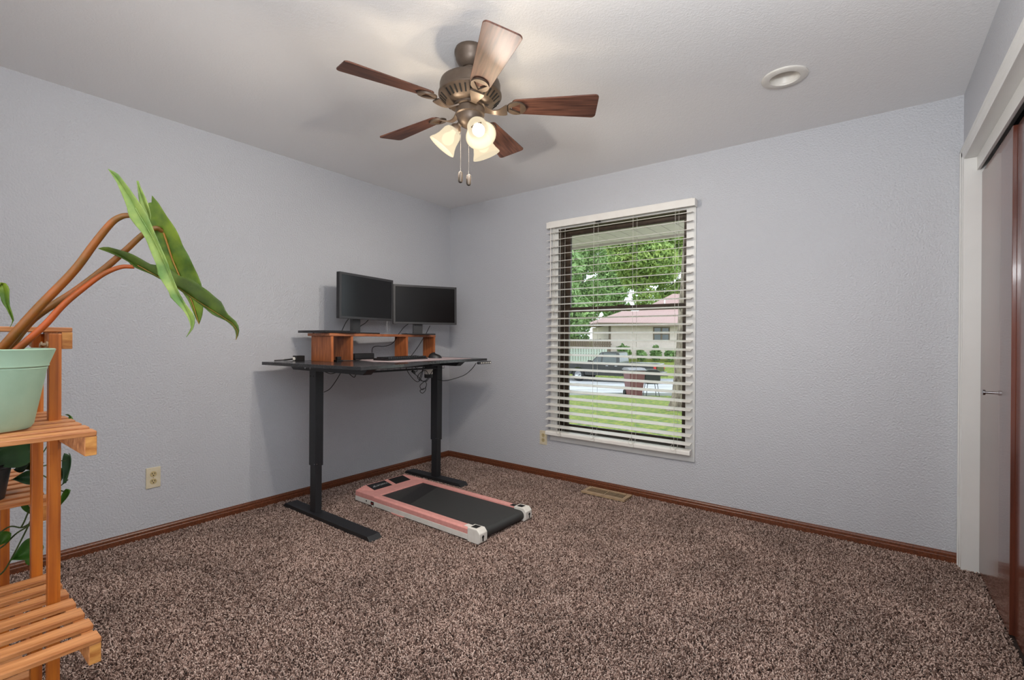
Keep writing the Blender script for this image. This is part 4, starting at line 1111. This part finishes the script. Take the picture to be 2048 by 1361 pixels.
# house across the street
HZ = -0.55
ho = thing('house', 'cream house with pinkish shingle roof across the street', 'house', yard(12, 44, HZ), YROT)
MB().box(-3.4, 8.5, -2.0, 7.0, 0, 2.98).build('wall', SIDING, ho)
q = MB()
for i in range(16): q.box(-3.41, 8.5, -2.012, -2.0, 0.1 + i * 0.18, 0.112 + i * 0.18)
o = q.build('siding_lap', SIDING, ho); o['kind'] = 'stuff'
MB().box(-3.46, -3.28, -2.03, -1.9, 0, 2.98).build('corner_board', TRIMB, ho)
q = MB(); ev = 3.20; x0, x1, y0, y1 = -4.7, 9.6, -3.0, 8.2
q.add([(x0, y0, ev), (x1, y0, ev), (x1, y1, ev), (x0, y1, ev), (-1.2, 2.6, 4.55), (x1 - 3, 2.6, 4.55), (x0, y0, ev - 0.12), (x1, y0, ev - 0.12), (x1, y1, ev - 0.12), (x0, y1, ev - 0.12)],
      [(0, 1, 5, 4), (1, 2, 5), (2, 3, 4, 5), (3, 0, 4), (6, 9, 8, 7), (0, 6, 7, 1), (1, 7, 8, 2), (2, 8, 9, 3), (3, 9, 6, 0)])
rf = q.build('roof', ROOFM, ho)
q = MB(); q.add([(0.8, 3.0, 4.2), (11, 3.0, 4.2), (11, 11, 4.2), (0.8, 11, 4.2), (5.2, 7.0, 6.7), (9, 7.0, 6.7)], [(0, 1, 5, 4), (1, 2, 5), (2, 3, 4, 5), (3, 0, 4), (0, 3, 2, 1)])
q.build('roof', ROOFM, ho)
MB().box(x0, x1, y0 - 0.08, y0 + 0.04, ev - 0.30, ev).build('fascia', TRIMB, ho)
MB().box(x0 + 0.05, x1, y0, -1.9, ev - 0.22, ev - 0.16).build('eave_soffit', SIDING, ho)
for (vx, vy, vz, vh) in ((3.6, -0.2, 3.75, 0.55), (3.7, 5.0, 5.2, 0.7)):
    MB().lathe([(0.14, 0), (0.10, 0.12), (0.07, 0.15), (0.07, vh)], 10, (vx, vy, vz), (0, 0, 1), True, True).build('vent_pipe', OFFW, rf)
wx0, wx1, wz0, wz1 = 0.55, 1.82, 1.72, 2.78
q = MB(); q.box(wx0 - 0.09, wx1 + 0.09, -2.05, -2.0, wz0 - 0.12, wz0); q.box(wx0 - 0.09, wx1 + 0.09, -2.05, -2.0, wz1, wz1 + 0.09); q.box(wx0 - 0.09, wx0, -2.05, -2.0, wz0, wz1); q.box(wx1, wx1 + 0.09, -2.05, -2.0, wz0, wz1)
q.box((wx0 + wx1) / 2 - 0.07, (wx0 + wx1) / 2 + 0.07, -2.05, -2.0, wz0, wz1); q.box(wx0, wx1, -2.05, -2.0, (wz0 + wz1) / 2 - 0.04, (wz0 + wz1) / 2 + 0.04)
wf = q.build('window', TRIMB, ho)
for xa in (wx0, (wx0 + wx1) / 2 + 0.07):
    for za in (wz0, (wz0 + wz1) / 2 + 0.04):
        MB().box(xa, xa + (wx1 - wx0) / 2 - 0.07, -2.025, -2.01, za, za + (wz1 - wz0) / 2 - 0.04).build('pane', DGLASS, wf)
# fences by the house
fn = thing('wood_fence', 'pale weathered picket fence left of the house', 'fence', yard(5.2, 37, gz(37)), YROT)
pk = None
for k in range(22):
    if pk is None:
        pk = MB().prism([(-0.085, 0.0), (0.085, 0.0), (0.085, 1.30), (0.0, 1.40), (-0.085, 1.30)], -0.012, 0.012, 'y').build('picket', FENCE, fn); o = pk
    else:
        o = pk.copy(); COL.objects.link(o); o.parent = fn
    o.location = (-2.2 + 0.205 * k, 0, 0.02)
MB().box(-2.3, 2.3, 0.013, 0.06, 0.3, 0.40).build('rail', FENCE, fn); MB().box(-2.3, 2.3, 0.013, 0.06, 1.0, 1.1).build('rail', FENCE, fn)
fb = thing('board_fence', 'brown board fence between the pale pickets and the house', 'fence', yard(6.7, 41.0, gz(41) - 0.1), YROT)
pk = None
for k in range(24):
    if pk is None:
        pk = MB().box(-0.09, 0.09, -0.012, 0.012, 0, 1.9).build('board', FENCEB, fb); o = pk
    else:
        o = pk.copy(); COL.objects.link(o); o.parent = fb
    o.location = (-2.9 + 0.2 * k, 0, random.uniform(-0.02, 0.03))
MB().box(-3.0, 1.9, 0.013, 0.06, 0.4, 0.5).build('rail', FENCEB, fb); MB().box(-3.0, 1.9, 0.013, 0.06, 1.4, 1.5).build('rail', FENCEB, fb)

# pickup truck parked at the far kerb
yaw = YROT + PI - math.radians(33)
tk = thing('pickup_truck', 'black pickup truck parked across the street', 'truck', yard(6.15, 29.0, gz(29.0)), yaw)
# local axes: x forward, y to the driver's left, z up
def arch(cx, r=0.46, z=0.40, n=8):
    return [(cx + r * math.cos(a_), z + r * math.sin(a_)) for a_ in [PI * k / n for k in range(n + 1)]]
lower = [(-2.85, 0.50), (-2.85, 1.12), (-2.80, 1.16), (-0.75, 1.16), (-0.70, 1.12), (1.10, 1.12), (1.30, 1.14), (2.55, 1.06), (2.80, 0.95), (2.85, 0.55), (2.75, 0.42)] + [(x_, z_) for x_, z_ in arch(1.85)] + [(-1.25, 0.42)] + [(x_, z_) for x_, z_ in arch(-1.70)] + [(-2.60, 0.46)]
b = MB(); b.prism(lower, -0.98, 0.98, 'y'); bd = b.build('body', CARB, tk, bevel=0.03)
q = MB()
cabp = [(-0.72, 1.12), (1.12, 1.12), (0.42, 1.80), (-0.45, 1.84), (-0.66, 1.76)]
v = [(x_, -0.93, z_) for x_, z_ in cabp[:2]] + [(x_, -0.74, z_) for x_, z_ in cabp[2:]] + [(x_, 0.93, z_) for x_, z_ in cabp[:2]] + [(x_, 0.74, z_) for x_, z_ in cabp[2:]]
q.add(v, [(0, 1, 2, 3, 4), (9, 8, 7, 6, 5)] + [(i, 5 + i, 5 + (i + 1) % 5, (i + 1) % 5) for i in range(5)])
cb = q.build('cab', CARB, tk, bevel=0.03)
for s_ in (-1, 1):
    def sy(z, e=0.006): return s_ * (0.93 + (0.74 - 0.93) * (z - 1.12) / 0.70 + e)
    for pts in ([(0.95, 1.17), (0.40, 1.17), (0.36, 1.74), (0.42, 1.74)], [(0.30, 1.17), (-0.58, 1.17), (-0.52, 1.72), (0.27, 1.75)]):
        q = MB(); q.add([(x_, sy(z_), z_) for x_, z_ in pts], [(0, 1, 2, 3)]); q.build('side_window', DGLASS, cb, solid=0.006)
    q = MB(); q.box(-2.6, -0.8, s_ * 0.90, s_ * 0.98, 1.14, 1.19); q.build('bed_rail', CHROME, bd)
    q = MB(); q.box(0.95, 1.15, s_ * 0.96, s_ * 1.16, 1.12, 1.30); q.build('mirror', CARB, bd, bevel=0.03)
    q = MB(); q.box(-2.88, -2.78, s_ * 0.78, s_ * 0.99, 0.82, 1.10); q.build('tail_light', REDL, bd, bevel=0.02)
    q = MB(); q.box(-0.1, 0.06, s_ * 0.975, s_ * 1.0, 0.98, 1.02); q.box(-0.95 + 0.3, -0.55 + 0.05, s_ * 0.975, s_ * 0.99, 0.98, 1.02); q.build('door_handle', CHROME, bd)
q = MB(); q.add([(1.08, -0.86, 1.17), (1.08, 0.86, 1.17), (0.47, 0.72, 1.77), (0.47, -0.72, 1.77)], [(0, 1, 2, 3)]); q.build('windscreen', DGLASS, cb, solid=0.006)
q = MB(); q.add([(-0.725, -0.80, 1.20), (-0.725, 0.80, 1.20), (-0.675, 0.70, 1.72), (-0.675, -0.70, 1.72)], [(0, 1, 2, 3)]); q.build('rear_window', DGLASS, cb, solid=0.006)
MB().box(-3.02, -2.84, -0.98, 0.98, 0.50, 0.68).build('rear_bumper', CARB, tk, bevel=0.04)
MB().box(-2.90, -2.84, -0.70, 0.70, 0.72, 1.10).build('tailgate', CARB, tk, bevel=0.02)
MB().box(2.80, 2.98, -0.98, 0.98, 0.42, 0.68).build('front_bumper', CHROME, tk, bevel=0.04)
MB().box(-3.03, -3.01, -0.16, 0.16, 0.53, 0.65).build('number_plate', OFFW, tk)
for cx in (1.85, -1.70):
    for s_ in (-1, 1):
        q = MB(); q.lathe([(0.20, -0.12), (0.36, -0.13), (0.40, -0.09), (0.40, 0.09), (0.36, 0.13), (0.22, 0.13)], 24, (cx, s_ * 0.85, 0.40), (0, s_, 0), True, False)
        wh = q.build('wheel', TYRE, tk, smooth=True)
        q = MB(); q.lathe([(0.23, 0.12), (0.21, 0.10), (0.08, 0.07), (0.06, 0.12), (0.001, 0.12)], 20, (cx, s_ * 0.85, 0.40), (0, s_, 0)); q.build('rim', CHROME, wh, smooth=True)

# wheeled bin and grill by the near kerb
bn = thing('wheelie_bin', 'maroon wheeled trash bin with grey lid by the street', 'bin', yard(4.60, 17.9, gz(17.9)), YROT + 0.15)
q = MB(); q.add([(-0.22, -0.26, 0.02), (0.22, -0.26, 0.02), (0.22, 0.26, 0.02), (-0.22, 0.26, 0.02), (-0.31, -0.35, 0.98), (0.31, -0.35, 0.98), (0.31, 0.35, 0.98), (-0.31, 0.35, 0.98)], [(0, 3, 2, 1), (4, 5, 6, 7), (0, 1, 5, 4), (1, 2, 6, 5), (2, 3, 7, 6), (3, 0, 4, 7)])
q.build('body', MAROON, bn, bevel=0.03)
q = MB(); q.prism([(-0.37, 0.98), (0.36, 0.98), (0.36, 1.02), (0.20, 1.08), (-0.20, 1.08), (-0.38, 1.01)], -0.34, 0.34, 'x'); q.build('lid', LIDG, bn, bevel=0.015)
for s_ in (-1, 1):
    q = MB(); q.lathe([(0.02, -0.03), (0.11, -0.03), (0.12, 0.0), (0.11, 0.03), (0.02, 0.03)], 16, (s_ * 0.24, 0.30, 0.12), (1, 0, 0), True, True); q.build('wheel', TYRE, bn, smooth=True)
q = MB(); q.tube([(-0.24, 0.40, 0.95), (0.24, 0.40, 0.95)], 0.018, 8); q.build('handle', MAROON, bn)
gr = thing('charcoal_grill', 'black charcoal grill on thin legs beside the maroon bin', 'grill', yard(5.28, 18.0, gz(18.0)), YROT)
q = MB(); q.prism([(-0.22, 0.48), (0.22, 0.48), (0.29, 0.60), (0.29, 0.84), (-0.29, 0.84), (-0.29, 0.60)], -0.20, 0.20, 'y'); q.build('firebox', GRILLM, gr, bevel=0.02)
q = MB(); q.prism([(-0.30, 0.845), (0.30, 0.845), (0.27, 0.97), (0.15, 1.03), (-0.15, 1.03), (-0.27, 0.97)], -0.21, 0.21, 'y'); q.build('lid', GRILLM, gr, bevel=0.02)
MB().box(0.30, 0.58, -0.17, 0.17, 0.78, 0.81).build('side_shelf', GRILLM, gr)
for sx in (-1, 1):
    for sy_ in (-1, 1):
        MB().tube([(sx * 0.18, sy_ * 0.16, 0.50), (sx * 0.25, sy_ * 0.22, 0.0)], 0.012, 8).build('leg', GRILLM, gr)

# the near tree trunk right of the window view
tp = yard(4.27, 12.0, gz(12.0) - 0.03)
nt_ = thing('tree', 'thick rough-barked trunk close outside at the right of the window', 'tree', tp)
q = MB(); seg = 28; lv = []
hs = [0, 0.08, 0.2, 0.4, 0.8, 1.4, 2.2, 3.2, 4.4, 5.6]
rr = [0.40, 0.33, 0.28, 0.245, 0.222, 0.205, 0.195, 0.186, 0.18, 0.16]
for i, (h_, r_) in enumerate(zip(hs, rr)):
    for k in range(seg):
        a_ = 2 * PI * k / seg
        r2 = r_ * (1 + 0.10 * math.sin(5 * a_ + 0.4 * h_) * (1.6 if i < 3 else 0.5) + 0.04 * math.sin(13 * a_ + h_ * 2))
        q.v.append(tp + Vector((math.cos(a_) * r2 + 0.045 * h_, math.sin(a_) * r2 + 0.02 * h_, h_)))
for i in range(len(hs) - 1):
    for k in range(seg):
        a_ = i * seg + k; b_ = i * seg + (k + 1) % seg
        q.f.append((a_, b_, b_ + seg, a_ + seg))
q.build('trunk', BARK, nt_, True, smooth=True)
foliage('foliage', FOL2, nt_, [(tp.x + 0.3, tp.y + 0.5, tp.z + 7.2, 2.6, 2.6, 1.6), (tp.x - 1.4, tp.y + 1.4, tp.z + 7.0, 1.6, 1.6, 1.2), (tp.x + 1.9, tp.y + 1.0, tp.z + 7.0, 1.6, 1.6, 1.2)], 1600, 0.17, 5)
# shrubs before the house
for k, (r, d, s_) in enumerate(((9.6, 40.5, 0.95), (10.9, 40.0, 0.7), (12.2, 40.3, 0.8), (13.3, 40.0, 0.75), (14.3, 40.4, 0.7))):
    p = yard(r, d, gz(d)); z = p.z
    t = thing('shrub', ['tall leafy shrub at the left end of the row before the cream house', 'second shrub from the left in the row before the cream house', 'middle shrub of the row before the cream house', 'fourth shrub from the left in the row before the cream house', 'rightmost shrub of the row before the cream house'][k], 'shrub', p, 0, 'shrubs before the house')
    MB().tube([p, p + Vector((0, 0, s_ * 0.6))], [0.05, 0.02], 6).build('stem', BARK, t, True)
    foliage('foliage', FOL3, t, [(p.x, p.y, z + s_ * 0.75, s_ * 0.56, s_ * 0.56, s_ * 0.6), (p.x + 0.16 * (k - 2), p.y + 0.05, z + s_ * (1.0 + 0.12 * (k % 3)), s_ * 0.34, s_ * 0.34, s_ * 0.5), (p.x - 0.2, p.y - 0.1, z + s_ * 0.9, s_ * 0.3, s_ * 0.3, s_ * 0.45)], 460, 0.16, 20 + k)
tree('dark green tree in front of the pale fence, left of the house', 3.3, 35, 12.5, 2.9, FOL1, 12000, 1, low=0.26, size=0.22)
tree('tall tree far behind the pale fence, left of the house roof', 6.0, 62, 17.0, 4.2, FOL1, 13000, 2, low=0.12)
tree('yellow-green tree directly behind the house roof', 19.5, 70, 20.5, 4.9, FOL2, 17000, 3, low=0.22)
tree('farthest green tree above the left end of the house roof', 11.5, 84, 23.0, 5.4, FOL1, 17000, 4, low=0.15)
tree('farthest yellow-green tree rising behind the right end of the house', 28.5, 84, 23.0, 5.4, FOL2, 17000, 6, low=0.2)
tree('hazy farthest tree filling the gap above the house roof', 23.8, 112, 31.0, 6.6, FOL1, 17000, 9, low=0.08, size=0.42)
p = yard(5.2, 43.3, gz(43)); hg = thing('hedge', 'tall leafy hedge behind the fences left of the cream house', 'hedge', p)
MB().tube([p, p + Vector((0, 0, 1.5))], [0.08, 0.03], 6).build('stem', BARK, hg, True)
foliage('foliage', FOL1, hg, [(p.x + UR.x * k * 0.9, p.y + UR.y * k * 0.9, p.z + 2.2 + 0.3 * (k % 2), 1.0, 1.0, 2.3) for k in (-2, -1, 0, 1)], 5200, 0.16, 31)
